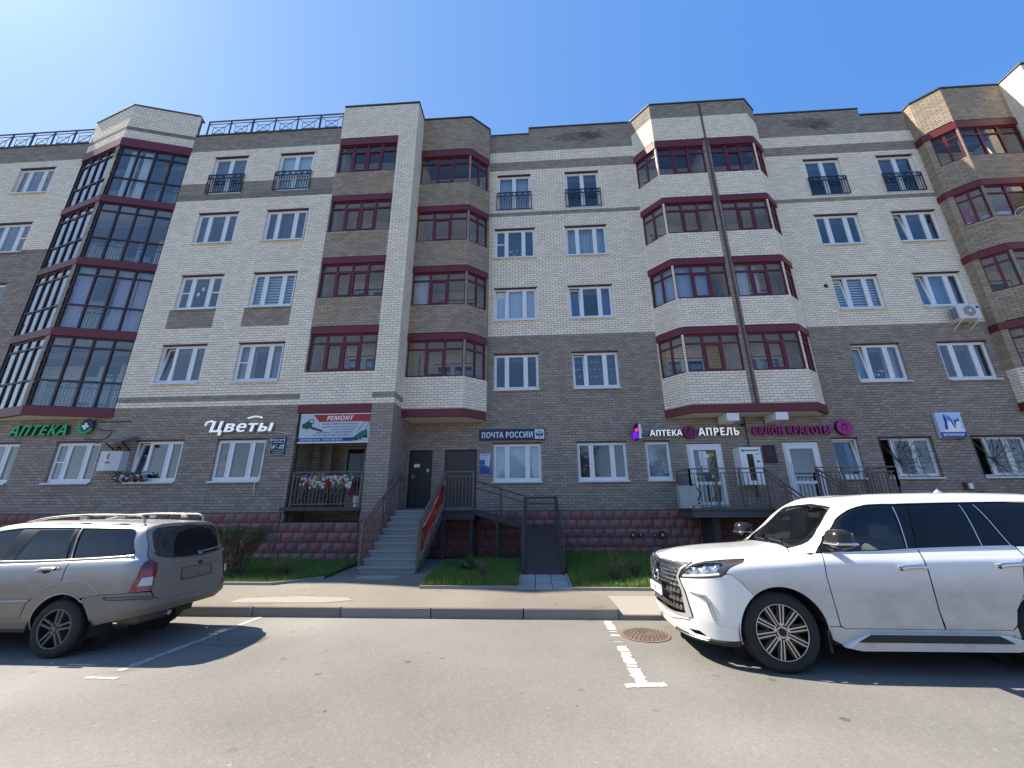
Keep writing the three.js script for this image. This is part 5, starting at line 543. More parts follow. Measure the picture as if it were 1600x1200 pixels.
// trees across the road, mirrored in the ground floor windows
{
  const T0 = thing('street_tree', 'tree with fresh spring leaves across the road, second from the left', 'tree', [-9, 0, 33], 'trees across the road'); const tw = [tube([[0, 0, 0], [0.1, 2, 0.05], [0, 4, 0], [0.15, 6.5, 0.1]], 0.16, 8, 10)], tips = []; for (let i = 0; i < 26; i++) { const a = rr(0, 6.28), y = rr(2.2, 5.6), r = rr(1.2, 2.6), e = [Math.cos(a) * r, y + rr(0.8, 2.4), Math.sin(a) * r]; tw.push(tube([[0, y, 0], [e[0] * 0.5, y + 0.7, e[2] * 0.5], e], 0.045, 5, 5)); for (let k = 0; k < 6; k++) tips.push([e[0] * rr(0.5, 1.1) + rr(-0.4, 0.4), e[1] + rr(-0.6, 0.6), e[2] * rr(0.5, 1.1) + rr(-0.4, 0.4)]); }
  mesh('trunk', tw, twigM, T0); mesh('crown', manyLeaves(5200, 0.16, () => { const d = tips[Math.floor(rnd() * tips.length)]; return [d[0] + rr(-0.45, 0.45), d[1] + rr(-0.35, 0.35), d[2] + rr(-0.45, 0.45)]; }), leafM(0.10, 0.12, 0.03), T0);
  [[-17, 34, 1.1, 0.7], [-1, 35, 0.95, 2], [7, 33.5, 1.15, 3.1], [15, 34.5, 1.0, 4.4], [24, 33, 1.1, 5.2]].forEach(([x, z, s, r], i) => { const c = T0.clone(); c.name = numbered('street_tree'); c.position.set(x, 0, z); c.scale.setScalar(s); c.rotation.y = r; c.userData.label = `tree with fresh spring leaves across the road, ${['leftmost of the row', 'third from the left', 'fourth from the left', 'fifth from the left', 'rightmost of the row'][i]}`; scene.add(c); });
}
// ---------------------------------------------------------------- cars: a lofted body surface P(s, v) on which every panel is cut out
function pchip(xs, ys, x) {
  const n = xs.length; if (x <= xs[0]) return ys[0]; if (x >= xs[n - 1]) return ys[n - 1]; let i = 0; while (xs[i + 1] < x) i++;
  const h = (k) => xs[k + 1] - xs[k], t = (x - xs[i]) / h(i), t2 = t * t, t3 = t2 * t;
  return ys[i].map((p, a) => p.map((_, c) => { const d = (k) => (ys[k + 1][a][c] - ys[k][a][c]) / h(k), m = (k) => { if (k === 0) return d(0); if (k === n - 1) return d(n - 2); const u = d(k - 1), w = d(k); return u * w > 0 ? 2 * u * w / (u + w) : 0; }; return (2 * t3 - 3 * t2 + 1) * ys[i][a][c] + (t3 - 2 * t2 + t) * h(i) * m(i) + (-2 * t3 + 3 * t2) * ys[i + 1][a][c] + (t3 - t2) * h(i) * m(i + 1); }));
}
function cr(p, v) {
  const n = p.length, i = Math.min(Math.max(Math.floor(v), 0), n - 2), u = v - i, p1 = p[i], p2 = p[i + 1], p0 = i > 0 ? p[i - 1] : [2 * p1[0] - p2[0], 2 * p1[1] - p2[1]], p3 = i + 2 < n ? p[i + 2] : [-p[n - 2][0], p[n - 2][1]];
  const e = (a, b) => Math.max(Math.sqrt(Math.hypot(b[0] - a[0], b[1] - a[1])), 1e-4), t1 = e(p0, p1), t2 = t1 + e(p1, p2), t3 = t2 + e(p2, p3), t = t1 + (t2 - t1) * u;
  return [0, 1].map((k) => { const A1 = (t1 - t) / t1 * p0[k] + t / t1 * p1[k], A2 = (t2 - t) / (t2 - t1) * p1[k] + (t - t1) / (t2 - t1) * p2[k], A3 = (t3 - t) / (t3 - t2) * p2[k] + (t - t2) / (t3 - t2) * p3[k], B1 = (t2 - t) / t2 * A1 + t / t2 * A2, B2 = (t3 - t) / (t3 - t1) * A2 + (t - t1) / (t3 - t1) * A3; return (t2 - t) / (t2 - t1) * B1 + (t - t1) / (t2 - t1) * B2; });
}
const fix = (pos, nor, uv) => { // the last triangle turns the way its normals point
  const b = pos.length - 9, A = V3(...pos.slice(b, b + 3)), B2 = V3(...pos.slice(b + 3, b + 6)), C2 = V3(...pos.slice(b + 6, b + 9)), n = B2.sub(A).cross(C2.sub(A)), m = V3(nor[b] + nor[b + 3] + nor[b + 6], nor[b + 1] + nor[b + 4] + nor[b + 7], nor[b + 2] + nor[b + 5] + nor[b + 8]);
  if (n.dot(m) < 0) { for (const [a, k] of [[pos, 3], [nor, 3], [uv, 2]]) { const e = a.length; for (let c = 0; c < k; c++) { const t = a[e - k + c]; a[e - k + c] = a[e - 2 * k + c]; a[e - 2 * k + c] = t; } } }
};
class CarBody {
  constructor(st, x0, nose, n, sx) {
    Object.assign(this, { xs: st.map((a) => a[0]), ys: st.map((a) => a[1]), x0, nose, n, sx }); const L = x0 - Math.min(...nose), N = 4000, T = [], S = []; let l = 0;
    for (let i = 0; i <= N; i++) { const ph = i / N * Math.PI / 2, t = Math.pow(Math.max(Math.cos(ph), 0), 2 / n), z = Math.pow(Math.sin(ph), 2 / n); if (i) l += Math.hypot((t - T[i - 1][0]) * L, (z - T[i - 1][1]) * 0.9); T.push([t, z]); S.push(l); }
    this.LT = Math.round(l * 1000) / 1000; this.tab = []; let j = 0; for (let k = 0; k <= 200; k++) { const q = l * k / 200; while (j < N - 1 && S[j + 1] < q) j++; const w = Math.min(1, Math.max(0, (q - S[j]) / (S[j + 1] - S[j] || 1))); this.tab.push([0, 1].map((c) => T[j][c] + (T[j + 1][c] - T[j][c]) * w)); } this.memo = new Map();
  }
  sect(x) { const k = Math.round(x * 500); let r = this.memo.get(k); if (!r) this.memo.set(k, r = pchip(this.xs, this.ys, k / 500)); return r; }
  sectAt(x) { const f = x * 500, k = Math.floor(f), t = f - k; if (t < 1e-6) return this.sect(x); const a = this.sect(k / 500), b = this.sect((k + 1) / 500); return a.map((p, i) => [p[0] + (b[i][0] - p[0]) * t, p[1] + (b[i][1] - p[1]) * t]); }
  loc(s, v) {
    const g = s < 0 ? -1 : 1; s = Math.abs(s); let x, zf = 1; v = Math.min(Math.max(v, 0), this.nose.length - 1);
    if (s < this.LT) { const q = s / this.LT * 200, i = Math.min(Math.floor(q), 199), w = q - i, t = this.tab[i][0] + (this.tab[i + 1][0] - this.tab[i][0]) * w; zf = this.tab[i][1] + (this.tab[i + 1][1] - this.tab[i][1]) * w; const j = Math.min(Math.floor(v), this.nose.length - 2), nx = this.nose[j] + (this.nose[j + 1] - this.nose[j]) * (v - j); x = this.x0 - (this.x0 - nx) * t; } else x = this.x0 + s - this.LT;
    const p = cr(this.sectAt(x), v); return V3(this.sx * x, p[1], g * p[0] * zf);
  }
  nrm(s, v) { const e = 0.004, ev = 0.012, a = this.loc(s + e, v).sub(this.loc(s - e, v)), v0 = Math.max(0, v - ev), v1 = Math.min(this.nose.length - 1, v + ev), b = this.loc(s, v1).sub(this.loc(s, v0)), n = a.cross(b).normalize(), p = this.loc(s, v); const out = V3(Math.abs(s) < this.LT ? this.sx * -0.8 : 0, v > 5 ? 0.7 : 0, Math.sign(p.z) || 0.001).dot(n); return out < 0 ? n.negate() : n; }
  at(s, v, off = 0) { const p = this.loc(s, v); return off ? p.addScaledVector(this.nrm(s, v), off) : p; }
  sv(x, y) { let s = this.LT + x - this.x0, v = 2; for (let k = 0; k < 6; k++) { let a = 0, b = 6; for (let i = 0; i < 30; i++) { v = (a + b) / 2; if (this.loc(s, v).y < y) a = v; else b = v; } if (x < this.x0) { let c = 0.2, d = this.LT; for (let i = 0; i < 30; i++) { s = (c + d) / 2; if (this.sx * this.loc(s, v).x < x) c = s; else d = s; } } } return [s, v]; }
  arc(cx, cy, r, a0, a1, n = 14) { const o = []; for (let i = 0; i <= n; i++) { const a = (a0 + (a1 - a0) * i / n) * Math.PI / 180; o.push(this.sv(cx + Math.cos(a) * r, cy + Math.sin(a) * r)); } return o; }
  panel(poly, o = {}) {
    const K = 0.3, g0 = new THREE.ShapeGeometry(shapeOf(poly.map(([s, v]) => [s, v * K]), (o.holes ?? []).map((h) => h.map(([s, v]) => [s, v * K])))), P = g0.attributes.position, ix = g0.index.array, tri = [], mx = o.max ?? 0.07; const pt = (i) => [P.getX(i), P.getY(i)];
    const cut = (a, b, c, d) => { const ab = Math.hypot(a[0] - b[0], a[1] - b[1]), bc = Math.hypot(b[0] - c[0], b[1] - c[1]), ca = Math.hypot(c[0] - a[0], c[1] - a[1]), m = Math.max(ab, bc, ca); if (m <= mx || d > 16) { tri.push(a, b, c); return; } const mid = (p, q) => [(p[0] + q[0]) / 2, (p[1] + q[1]) / 2]; if (m === ab) { const k = mid(a, b); cut(a, k, c, d + 1); cut(k, b, c, d + 1); } else if (m === bc) { const k = mid(b, c); cut(a, b, k, d + 1); cut(a, k, c, d + 1); } else { const k = mid(c, a); cut(a, b, k, d + 1); cut(k, b, c, d + 1); } };
    for (let i = 0; i < ix.length; i += 3) cut(pt(ix[i]), pt(ix[i + 1]), pt(ix[i + 2]), 0);
    const cache = new Map(), pos = [], nor = [], uv = []; const sides = o.both ? [1, -1] : [o.far ? -1 : 1];
    for (const sd of sides) for (let ti = 0; ti < tri.length; ti++) { if (ti % 3 === 0 && pos.length) fix(pos, nor, uv); const [s, k] = tri[ti]; const key = s.toFixed(4) + ',' + k.toFixed(4); let q = cache.get(key); if (!q) { const v = k / K; cache.set(key, q = [this.at(s, v, o.off ?? 0), this.nrm(s, v)]); } pos.push(q[0].x, q[0].y, q[0].z * sd); nor.push(q[1].x, q[1].y, q[1].z * sd); uv.push(q[0].x * 0.5, q[0].y * 0.75); }
    fix(pos, nor, uv);
    const g = new THREE.BufferGeometry(); g.setAttribute('position', new THREE.Float32BufferAttribute(pos, 3)); g.setAttribute('normal', new THREE.Float32BufferAttribute(nor, 3)); g.setAttribute('uv', new THREE.Float32BufferAttribute(uv, 2)); return g;
  }
  line(pts, r, off = 0.004, both = true, seg = 6) { const l = []; for (const sd of both ? [1, -1] : [1]) { const q = []; for (let i = 0; i < pts.length - 1; i++) for (let k = 0; k < 6; k++) { const t = k / 6, p = this.at(pts[i][0] + (pts[i + 1][0] - pts[i][0]) * t, pts[i][1] + (pts[i + 1][1] - pts[i][1]) * t, off); p.z *= sd; q.push(p); } const p = this.at(...pts.at(-1), off); p.z *= sd; q.push(p); l.push(tube(q, r, seg, q.length * 2)); } return mg(l); }
  frame(s, v, off) { const n = this.nrm(s, v), p = this.at(s, v, off), e = this.loc(s + 0.01, v).sub(this.loc(s - 0.01, v)).normalize(), b = n.clone().cross(e).normalize(); return new THREE.Matrix4().makeBasis(b.clone().cross(n).normalize(), b, n).setPosition(p); }
}
const pair = (name, C, poly, o, m, t) => [0, 1].forEach((far) => mesh(name, C.panel(poly, { ...o, far }), m, t));
const mirrorZ = (g) => { const q = clean(g.clone()); q.scale(1, 1, -1); const p = q.attributes; for (let i = 0; i < p.position.count; i += 3) for (const k of ['position', 'normal', 'uv']) { const a = p[k], n = a.itemSize, A = a.array; for (let c = 0; c < n; c++) { const t = A[(i + 1) * n + c]; A[(i + 1) * n + c] = A[(i + 2) * n + c]; A[(i + 2) * n + c] = t; } } return q; };
const both = (g) => mg([g, mirrorZ(g)]);
const full2 = (half) => [...half, ...half.slice().reverse().map(([s, v]) => [-s, v]).filter(([s]) => Math.abs(s) > 1e-6)];
// dust thrown up by the wheels: speckled film of dry mud, patchy, only on the lower panels
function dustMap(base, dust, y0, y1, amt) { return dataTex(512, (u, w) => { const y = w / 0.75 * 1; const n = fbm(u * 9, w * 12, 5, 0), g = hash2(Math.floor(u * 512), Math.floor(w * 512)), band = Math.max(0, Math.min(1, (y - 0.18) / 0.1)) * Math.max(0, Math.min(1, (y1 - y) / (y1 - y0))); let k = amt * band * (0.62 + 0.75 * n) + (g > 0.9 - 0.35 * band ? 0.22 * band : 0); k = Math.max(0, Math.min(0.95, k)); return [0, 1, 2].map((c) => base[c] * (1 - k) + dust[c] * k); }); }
function tyre(R, r, w, m, parent) { const h = w / 2, p = [[r, -h * 0.86], [r + 0.012, -h * 0.95], [r + (R - r) * 0.45, -h], [R - 0.035, -h * 0.93], [R - 0.008, -h * 0.78], [R, -h * 0.6], [R, h * 0.6], [R - 0.008, h * 0.78], [R - 0.035, h * 0.93], [r + (R - r) * 0.45, h], [r + 0.012, h * 0.95], [r, h * 0.86]]; const g = new THREE.LatheGeometry(p.map(([x, y]) => new THREE.Vector2(x, y)), 56).rotateX(Math.PI / 2); const gr = []; for (let i = 0; i < 52; i++) for (const z of [-0.55, -0.18, 0.18, 0.55]) gr.push(box(0.012, 0.006, w * 0.16, 0, R + 0.001, z * h).rotateZ(i / 52 * Math.PI * 2 + z * 0.1)); return mesh('tyre', [g, ...gr], m, parent); }
const clearLens = phys({ color: lin(0.97, 0.98, 0.98), transmission: 1, roughness: 0.02, ior: 1.45, thickness: 0 }), rubber = mat(0.016, 0.016, 0.017, 0.85), glossBlack = phys({ color: lin(0.007, 0.007, 0.008), roughness: 0.12, ior: 1.4 }), chrome = mat(0.75, 0.75, 0.76, 0.12, 1), satin = mat(0.62, 0.62, 0.63, 0.3, 1), darkPlastic = mat(0.02, 0.02, 0.021, 0.7), carGlass = phys({ color: lin(0.40, 0.48, 0.47), transmission: 1, roughness: 0.02, ior: 1.6, thickness: 0 }), privacy = phys({ color: lin(0.005, 0.007, 0.010), roughness: 0.03, ior: 1.38 });
{ // ---- white off-road wagon
  const st = [[-1.05, [[.80, .27], [.86, .45], [.90, .80], [.90, .97], [.86, 1.02], [.74, 1.03], [.40, 1.04], [0, 1.05]]], [-.90, [[.86, .26], [.92, .47], [.95, .80], [.95, 1.0], [.90, 1.045], [.76, 1.06], [.42, 1.09], [0, 1.10]]], [-.60, [[.91, .26], [.96, .49], [.98, .80], [.975, 1.03], [.925, 1.085], [.78, 1.105], [.43, 1.155], [0, 1.165]]], [-.20, [[.93, .27], [.975, .50], [.992, .80], [.985, 1.06], [.935, 1.11], [.79, 1.135], [.43, 1.195], [0, 1.205]]], [.30, [[.93, .27], [.975, .50], [.992, .80], [.987, 1.08], [.945, 1.135], [.81, 1.165], [.44, 1.225], [0, 1.24]]], [.52, [[.93, .27], [.975, .50], [.992, .80], [.987, 1.09], [.95, 1.15], [.87, 1.185], [.55, 1.245], [0, 1.27]]], [.64, [[.93, .27], [.975, .50], [.992, .80], [.987, 1.09], [.952, 1.155], [.905, 1.20], [.72, 1.29], [0, 1.33]]], [.85, [[.93, .27], [.975, .50], [.992, .80], [.987, 1.095], [.953, 1.16], [.915, 1.205], [.79, 1.415], [0, 1.47]]], [1.05, [[.93, .27], [.975, .50], [.992, .80], [.987, 1.10], [.955, 1.165], [.92, 1.21], [.755, 1.59], [0, 1.65]]], [1.22, [[.93, .27], [.975, .50], [.992, .80], [.987, 1.10], [.955, 1.165], [.92, 1.21], [.725, 1.70], [0, 1.77]]], [1.40, [[.93, .27], [.975, .50], [.992, .80], [.987, 1.10], [.955, 1.165], [.92, 1.215], [.705, 1.765], [0, 1.835]]], [1.80, [[.93, .27], [.975, .50], [.992, .80], [.987, 1.11], [.955, 1.175], [.92, 1.23], [.69, 1.80], [0, 1.865]]], [2.60, [[.93, .27], [.975, .50], [.992, .80], [.987, 1.13], [.955, 1.19], [.92, 1.25], [.685, 1.81], [0, 1.875]]], [3.30, [[.93, .30], [.975, .50], [.992, .80], [.985, 1.14], [.952, 1.205], [.915, 1.26], [.675, 1.80], [0, 1.86]]], [3.90, [[.90, .36], [.94, .50], [.965, .80], [.955, 1.14], [.93, 1.21], [.89, 1.27], [.64, 1.76], [0, 1.82]]], [4.08, [[.86, .40], [.90, .50], [.93, .80], [.92, 1.14], [.89, 1.21], [.85, 1.27], [.60, 1.70], [0, 1.76]]]];
  const C = new CarBody(st, -.22, [-.95, -1.0, -1.03, -1.02, -.99, -.96, -.93, -.90], 3.0, 1), t = thing('off_road_car', 'large white off-road car parked at the kerb on the right with dusty doors', 'car', [4.26, 0, 8.79]);
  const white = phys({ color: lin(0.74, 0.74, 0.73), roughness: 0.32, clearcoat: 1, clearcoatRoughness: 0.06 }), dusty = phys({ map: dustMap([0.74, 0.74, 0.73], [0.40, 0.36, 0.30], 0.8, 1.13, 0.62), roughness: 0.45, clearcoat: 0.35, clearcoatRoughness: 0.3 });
  const fa = C.arc(.03, .39, .47, 200, 128, 10), fb = C.arc(.03, .39, .47, -14, 128, 18), R0 = 2.85 + .03, ra = C.arc(R0, .39, .47, 146, -8, 18);
  const grilleOut = [[0, 4.56], [.30, 4.52], [.54, 4.48], [.80, 4.42], [.60, 2.46], [.66, 1.9], [.71, 1.05], [.64, .97], [.43, 1.0], [0, 1.02]], grilleIn = [[0, 1.10], [.43, 1.08], [.625, 1.13], [.62, 1.85], [.562, 2.5], [.745, 4.1], [.5, 4.3], [.28, 4.42], [0, 4.46]];
  mesh('hood', C.panel([[0, 4.58], [.30, 4.54], [.54, 4.5], [.76, 4.44], [.84, 4.52], [.97, 4.86], [1.19, 5.0], [1.44, 4.94], [1.64, 5.02], [1.9, 5.09], [2.04, 5.4], [2.09, 5.75], [2.13, 6.4], [2.11, 7], [0, 7]], { both: 1 }), white, t);
  const head = [[.60, 2.44], [.78, 4.01], [.97, 4.82], [1.19, 4.97], [1.44, 4.90], [1.35, 3.85], [1.12, 2.74], [1.09, 2.61], [.91, 2.53]], clear = [[.64, 2.52], [.795, 3.92], [.95, 4.5], [1.13, 4.2], [1.12, 3.30], [1.05, 2.8], [.91, 2.6]];
  mesh('front_bumper', [C.panel([[0, 0], [.45, 0], [.85, 0], [1.2, .06], ...fa, [1.30, 2.33], [1.19, 2.70], [1.13, 2.70], [1.09, 2.59], [.91, 2.51], [.61, 2.42], [.67, 1.9], [.72, 1.05], [.645, .96], [.43, .99], [0, 1.01]], { both: 1, holes: [[[.60, .38], [.76, .42], [.84, .2], [.69, .2]]] }), C.panel([[.615, 2.52], [.79, 4.36], [.80, 4.46], [.97, 4.85], [.785, 4.01]], { both: 1 })], white, t);
  mesh('bumper_slot', C.panel([[.3, .02], [.9, .02], [.95, .5], [.4, .55]], { both: 1, off: -0.05 }), darkPlastic, t); mesh('lower_lip', [C.panel([[.34, .0], [.86, .0], [.88, .09], [.6, .10], [.38, .06]], { both: 1, off: 0.004 })], darkPlastic, t); mesh('lip_trim', C.line([[.34, .0], [.6, .0], [.84, .0], [.87, .1], [.6, .11]], 0.01), satin, t);
  mesh('air_dam', C.line([[.30, .0], [.6, .0], [.86, .0], [1.0, .0], [1.1, .0], [1.19, .03]], 0.042, -0.03), darkPlastic, t); mesh('lip_ridge', [C.line([[0, .62], [.3, .68], [.55, .9], [.66, .93]], 0.012, -0.002), C.line([[.93, .98], [1.0, .78], [1.2, .72]], 0.006, 0)], white, t);
  mesh('grille_back', C.panel([[0, 1.06], [.43, 1.04], [.62, 1.08], [.62, 1.8], [.56, 2.5], [.73, 3.95], [.5, 4.3], [.3, 4.42], [0, 4.48]], { both: 1, off: -0.055 }), darkPlastic, t);
  mesh('grille_frame', C.panel([[0, 4.46], ...grilleOut, ...grilleIn.slice(0, -1)], { both: 1, off: 0.008, max: 0.05 }), mat(0.72, 0.72, 0.73, 0.38, 0.8), t); mesh('frame_edge', C.line([[.54, 4.46], [.79, 4.40], [.605, 2.46], [.665, 1.9], [.715, 1.06]], 0.006, 0.006), glossBlack, t);
  { const inside = (s, v) => { let c = false; const p = [...grilleIn]; for (let i = 0, j = p.length - 1; i < p.length; j = i++) if ((p[i][1] > v) !== (p[j][1] > v) && s < (p[j][0] - p[i][0]) * (v - p[i][1]) / (p[j][1] - p[i][1]) + p[i][0]) c = !c; return c; }, l = []; const el = mg([box(0.058, 0.026, 0.014).rotateX(0.5), box(0.03, 0.036, 0.012, 0.03, 0.01, -0.002).rotateZ(0.5), box(0.05, 0.008, 0.03, 0, -0.014, -0.015)]);
    for (let r = 0; r < 12; r++) { const v = 1.25 + r * 0.26; for (let k = 0; k < 10; k++) { const s = 0.035 + (r % 2) * 0.036 + k * 0.073; if (!inside(s + 0.02, v)) continue; if (v > 1.35 && v < 2.0 && s < 0.3) continue; if (v > 2.2 && v < 3.2 && s < 0.1) continue; l.push(el.clone().applyMatrix4(C.frame(s, v, -0.008))); } } mesh('grille_mesh', both(mg(l)), mat(0.6, 0.6, 0.61, 0.22, 1), t); }
  { const q = new THREE.Group(); q.name = 'emblem'; t.add(q); q.applyMatrix4(new THREE.Matrix4().makeRotationY(-Math.PI / 2).setPosition(-1.05, .855, 0)); mesh('ring', new THREE.TorusGeometry(0.085, 0.011, 8, 32).scale(1.25, 0.9, 1), chrome, q); mesh('disc', new THREE.CircleGeometry(0.1, 28).scale(1.05, 0.75, 1).translate(0, 0, -0.008), glossBlack, q); mesh('stroke', [bar([0.045, 0.06, 0.004], [-0.03, -0.02, 0.004], 0.02, 0.012), bar([-0.03, -0.02, 0.004], [0.07, -0.03, 0.004], 0.02, 0.012)], chrome, q);
    const pl = new THREE.Group(); pl.name = 'licence_plate'; t.add(pl); pl.applyMatrix4(new THREE.Matrix4().makeRotationY(-Math.PI / 2).setPosition(-1.068, .685, 0)); mesh('plate', rbox(0.52, 0.115, 0.014, 0.006), mat(0.72, 0.72, 0.72, 0.5), pl); mesh('characters', ['С', '7', '7', 'М', 'С'].map((c, i) => letters(c, -0.215 + i * 0.062, -0.215 + i * 0.062 + 0.045, -0.032, 0.032, 0.003).translate(0, 0, 0.007)), mat(0.25, 0.25, 0.26, 0.6), pl); mesh('plate_holder', box(0.54, 0.135, 0.01, 0, 0, -0.012), darkPlastic, pl); }
  mesh('bumper_blade', [C.line([[.73, 1.90], [.89, 1.80], [.925, 1.66], [.965, 1.0]], 0.014, 0.004), C.line([[.73, 1.90], [.82, 1.80], [.90, 1.66], [.95, 1.0]], 0.009, 0.006)], satin, t);
  for (const sd of [1, -1]) { const h = new THREE.Group(); h.name = 'headlight'; if (sd < 0) h.scale.z = -1; t.add(h); mesh('housing', C.panel(head, { off: -0.05 }), mat(0.62, 0.63, 0.65, 0.28, 0.75), h); mesh('bezel', C.panel(head, { off: -0.008, holes: [clear] }), mat(0.07, 0.07, 0.072, 0.3), h); mesh('reflector', [[.80, 3.05], [.93, 3.35], [1.06, 3.6]].map(([s, v]) => new THREE.SphereGeometry(0.042, 16, 10).scale(1, 1, 0.6).applyMatrix4(C.frame(s, v, -0.035))), chrome, h); mesh('light_guide', C.line([[.66, 2.56], [.9, 2.64], [1.07, 2.72]], 0.012, -0.004, false), M.white, h); mesh('marker', C.panel([[1.17, 4.5], [1.36, 4.7], [1.34, 4.4], [1.2, 4.25]], { off: -0.005 }), mat(0.16, 0.03, 0.015, 0.4), h); mesh('lens', C.panel(head, { off: 0.002 }), clearLens, h); }
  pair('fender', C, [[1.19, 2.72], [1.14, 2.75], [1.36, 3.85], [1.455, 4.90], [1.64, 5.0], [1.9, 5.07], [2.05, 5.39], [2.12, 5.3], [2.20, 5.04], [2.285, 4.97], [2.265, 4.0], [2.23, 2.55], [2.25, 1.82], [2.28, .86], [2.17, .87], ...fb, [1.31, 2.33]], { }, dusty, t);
  const pillar = [[2.05, 5.4], [2.10, 5.76], [2.25, 6.04], [2.50, 6.31], [2.78, 6.37], [2.86, 7], [5.74, 7], [5.74, 5.95], [4.9, 5.9], [4.18, 5.88], [3.37, 5.88], [2.99, 5.95], [2.84, 6.02], [2.66, 6.10], [2.43, 6.05], [2.3, 5.5], [2.235, 5.06], [2.20, 5.05], [2.12, 5.3]]; mesh('roof', C.panel(pillar, { both: 1 }), white, t);
  const glass1 = [[2.40, 5.10], [2.42, 5.5], [2.56, 5.97], [2.69, 6.01], [2.85, 5.94], [2.99, 5.86], [3.30, 5.79], [3.24, 5.10]];
  pair('window_surround', C, [[2.235, 5.04], [2.43, 6.05], [2.66, 6.10], [2.84, 6.02], [2.99, 5.95], [3.37, 5.88], [4.18, 5.88], [5.3, 5.88], [5.3, 5.06], [3.26, 5.05], [2.41, 4.99]], { off: -0.012, holes: [glass1] }, glossBlack, t);
  pair('door_glass', C, glass1, { off: -0.014 }, carGlass, t); for (const q of [[[3.50, 5.79], [4.10, 5.80], [4.06, 5.10], [3.36, 5.10]], [[4.13, 5.8], [4.25, 5.81], [4.36, 5.1], [4.09, 5.09]], [[4.30, 5.8], [5.2, 5.82], [5.2, 5.1], [4.41, 5.1]]]) pair('rear_glass', C, q, { off: -0.006 }, privacy, t);
  mesh('windscreen', C.panel([[2.115, 7], [2.135, 6.42], [2.25, 6.06], [2.50, 6.33], [2.78, 6.39], [2.85, 7]], { both: 1, off: -0.006 }), carGlass, t); mesh('cowl', C.panel([[2.09, 7], [2.09, 6.4], [2.16, 6.2], [2.2, 6.3], [2.19, 7]], { both: 1, off: -0.012 }), darkPlastic, t);
  mesh('wiper', [C.line([[2.16, 6.32], [2.19, 6.6], [2.20, 6.95]], 0.012, 0.02, false), (() => { const g = C.line([[2.17, 6.95], [2.19, 6.75], [2.2, 6.45]], 0.01, 0.02, false); return mirrorZ(g); })()], darkPlastic, t);
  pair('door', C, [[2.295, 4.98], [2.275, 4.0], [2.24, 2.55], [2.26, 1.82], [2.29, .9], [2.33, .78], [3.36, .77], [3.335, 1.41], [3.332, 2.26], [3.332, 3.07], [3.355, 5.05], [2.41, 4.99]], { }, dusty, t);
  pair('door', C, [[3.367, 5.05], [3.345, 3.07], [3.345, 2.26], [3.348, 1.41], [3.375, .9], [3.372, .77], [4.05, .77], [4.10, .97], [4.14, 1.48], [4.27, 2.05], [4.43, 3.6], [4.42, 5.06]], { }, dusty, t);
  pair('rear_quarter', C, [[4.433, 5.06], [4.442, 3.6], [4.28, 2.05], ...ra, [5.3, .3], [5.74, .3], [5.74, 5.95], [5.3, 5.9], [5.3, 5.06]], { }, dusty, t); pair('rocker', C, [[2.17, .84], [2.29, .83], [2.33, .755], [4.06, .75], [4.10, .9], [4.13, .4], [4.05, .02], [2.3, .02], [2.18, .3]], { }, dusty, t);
  { const q = cr; const s = C.sect(4.08), pts = []; for (let i = 0; i <= 28; i++) pts.push(cr(s, i / 4)); const sh = shapeOf([...pts, ...pts.slice(0, -1).reverse().map(([z, y]) => [-z, y])]); mesh('tailgate', new THREE.ShapeGeometry(sh).rotateY(Math.PI / 2).translate(4.08, 0, 0), white, t); }
  mesh('belt_trim', C.line([[2.30, 5.02], [2.41, 5.01], [3.26, 5.07], [4.4, 5.08]], 0.008, 0.003), chrome, t); mesh('pillar_trim', [C.line([[3.335, 5.82], [3.255, 5.10]], 0.0045, 0.002), C.line([[4.115, 5.82], [4.075, 5.10]], 0.0045, 0.002), C.line([[4.275, 5.82], [4.385, 5.10]], 0.0045, 0.002)], chrome, t);
  for (const [s0, s1] of [[3.03, 3.30], [4.07, 4.36]]) { mesh('door_handle', [C.line([[s0, 2.78], [s0 + 0.05, 2.84], [s1 - 0.05, 2.86], [s1, 2.82]], 0.024, 0.032, true, 8), C.line([[s0 + 0.02, 2.78], [s0 + 0.02, 2.8]], 0.018, 0.01), C.line([[s1 - 0.03, 2.82], [s1 - 0.03, 2.84]], 0.018, 0.01)], chrome, t); }
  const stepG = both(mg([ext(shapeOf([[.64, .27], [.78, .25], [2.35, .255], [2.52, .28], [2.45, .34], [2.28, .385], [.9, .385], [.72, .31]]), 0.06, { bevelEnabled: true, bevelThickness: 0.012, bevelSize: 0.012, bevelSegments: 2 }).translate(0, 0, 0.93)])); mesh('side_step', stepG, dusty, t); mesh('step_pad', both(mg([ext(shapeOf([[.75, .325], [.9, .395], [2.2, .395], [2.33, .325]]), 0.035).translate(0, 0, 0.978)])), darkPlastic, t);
  // dark inner arches, underbody and cabin
  const liner = []; for (const x of [.03, R0]) { const g = new THREE.CylinderGeometry(.49, .49, .4, 32, 1, true, Math.PI * 0.42, Math.PI * 1.16).rotateX(Math.PI / 2).rotateZ(0).translate(x, .39, .76); liner.push(g, new THREE.CircleGeometry(.5, 24).translate(x, .39, .57)); } liner.forEach((g, i) => { if (i % 2) return; const q = mg([g, liner[i + 1]]); mesh('wheel_arch', q, darkPlastic, t); mesh('wheel_arch', mirrorZ(q), darkPlastic, t); }); mesh('underbody', [bx(-.8, 3.9, .27, .42, -.56, .56), bx(.56, 2.3, .27, .45, -.9, .9), bx(-.85, -.5, .27, .6, -.55, .55)], darkPlastic, t);
  mesh('mud_flap', both(bx(.49, .515, .2, .42, .74, .93)), darkPlastic, t);
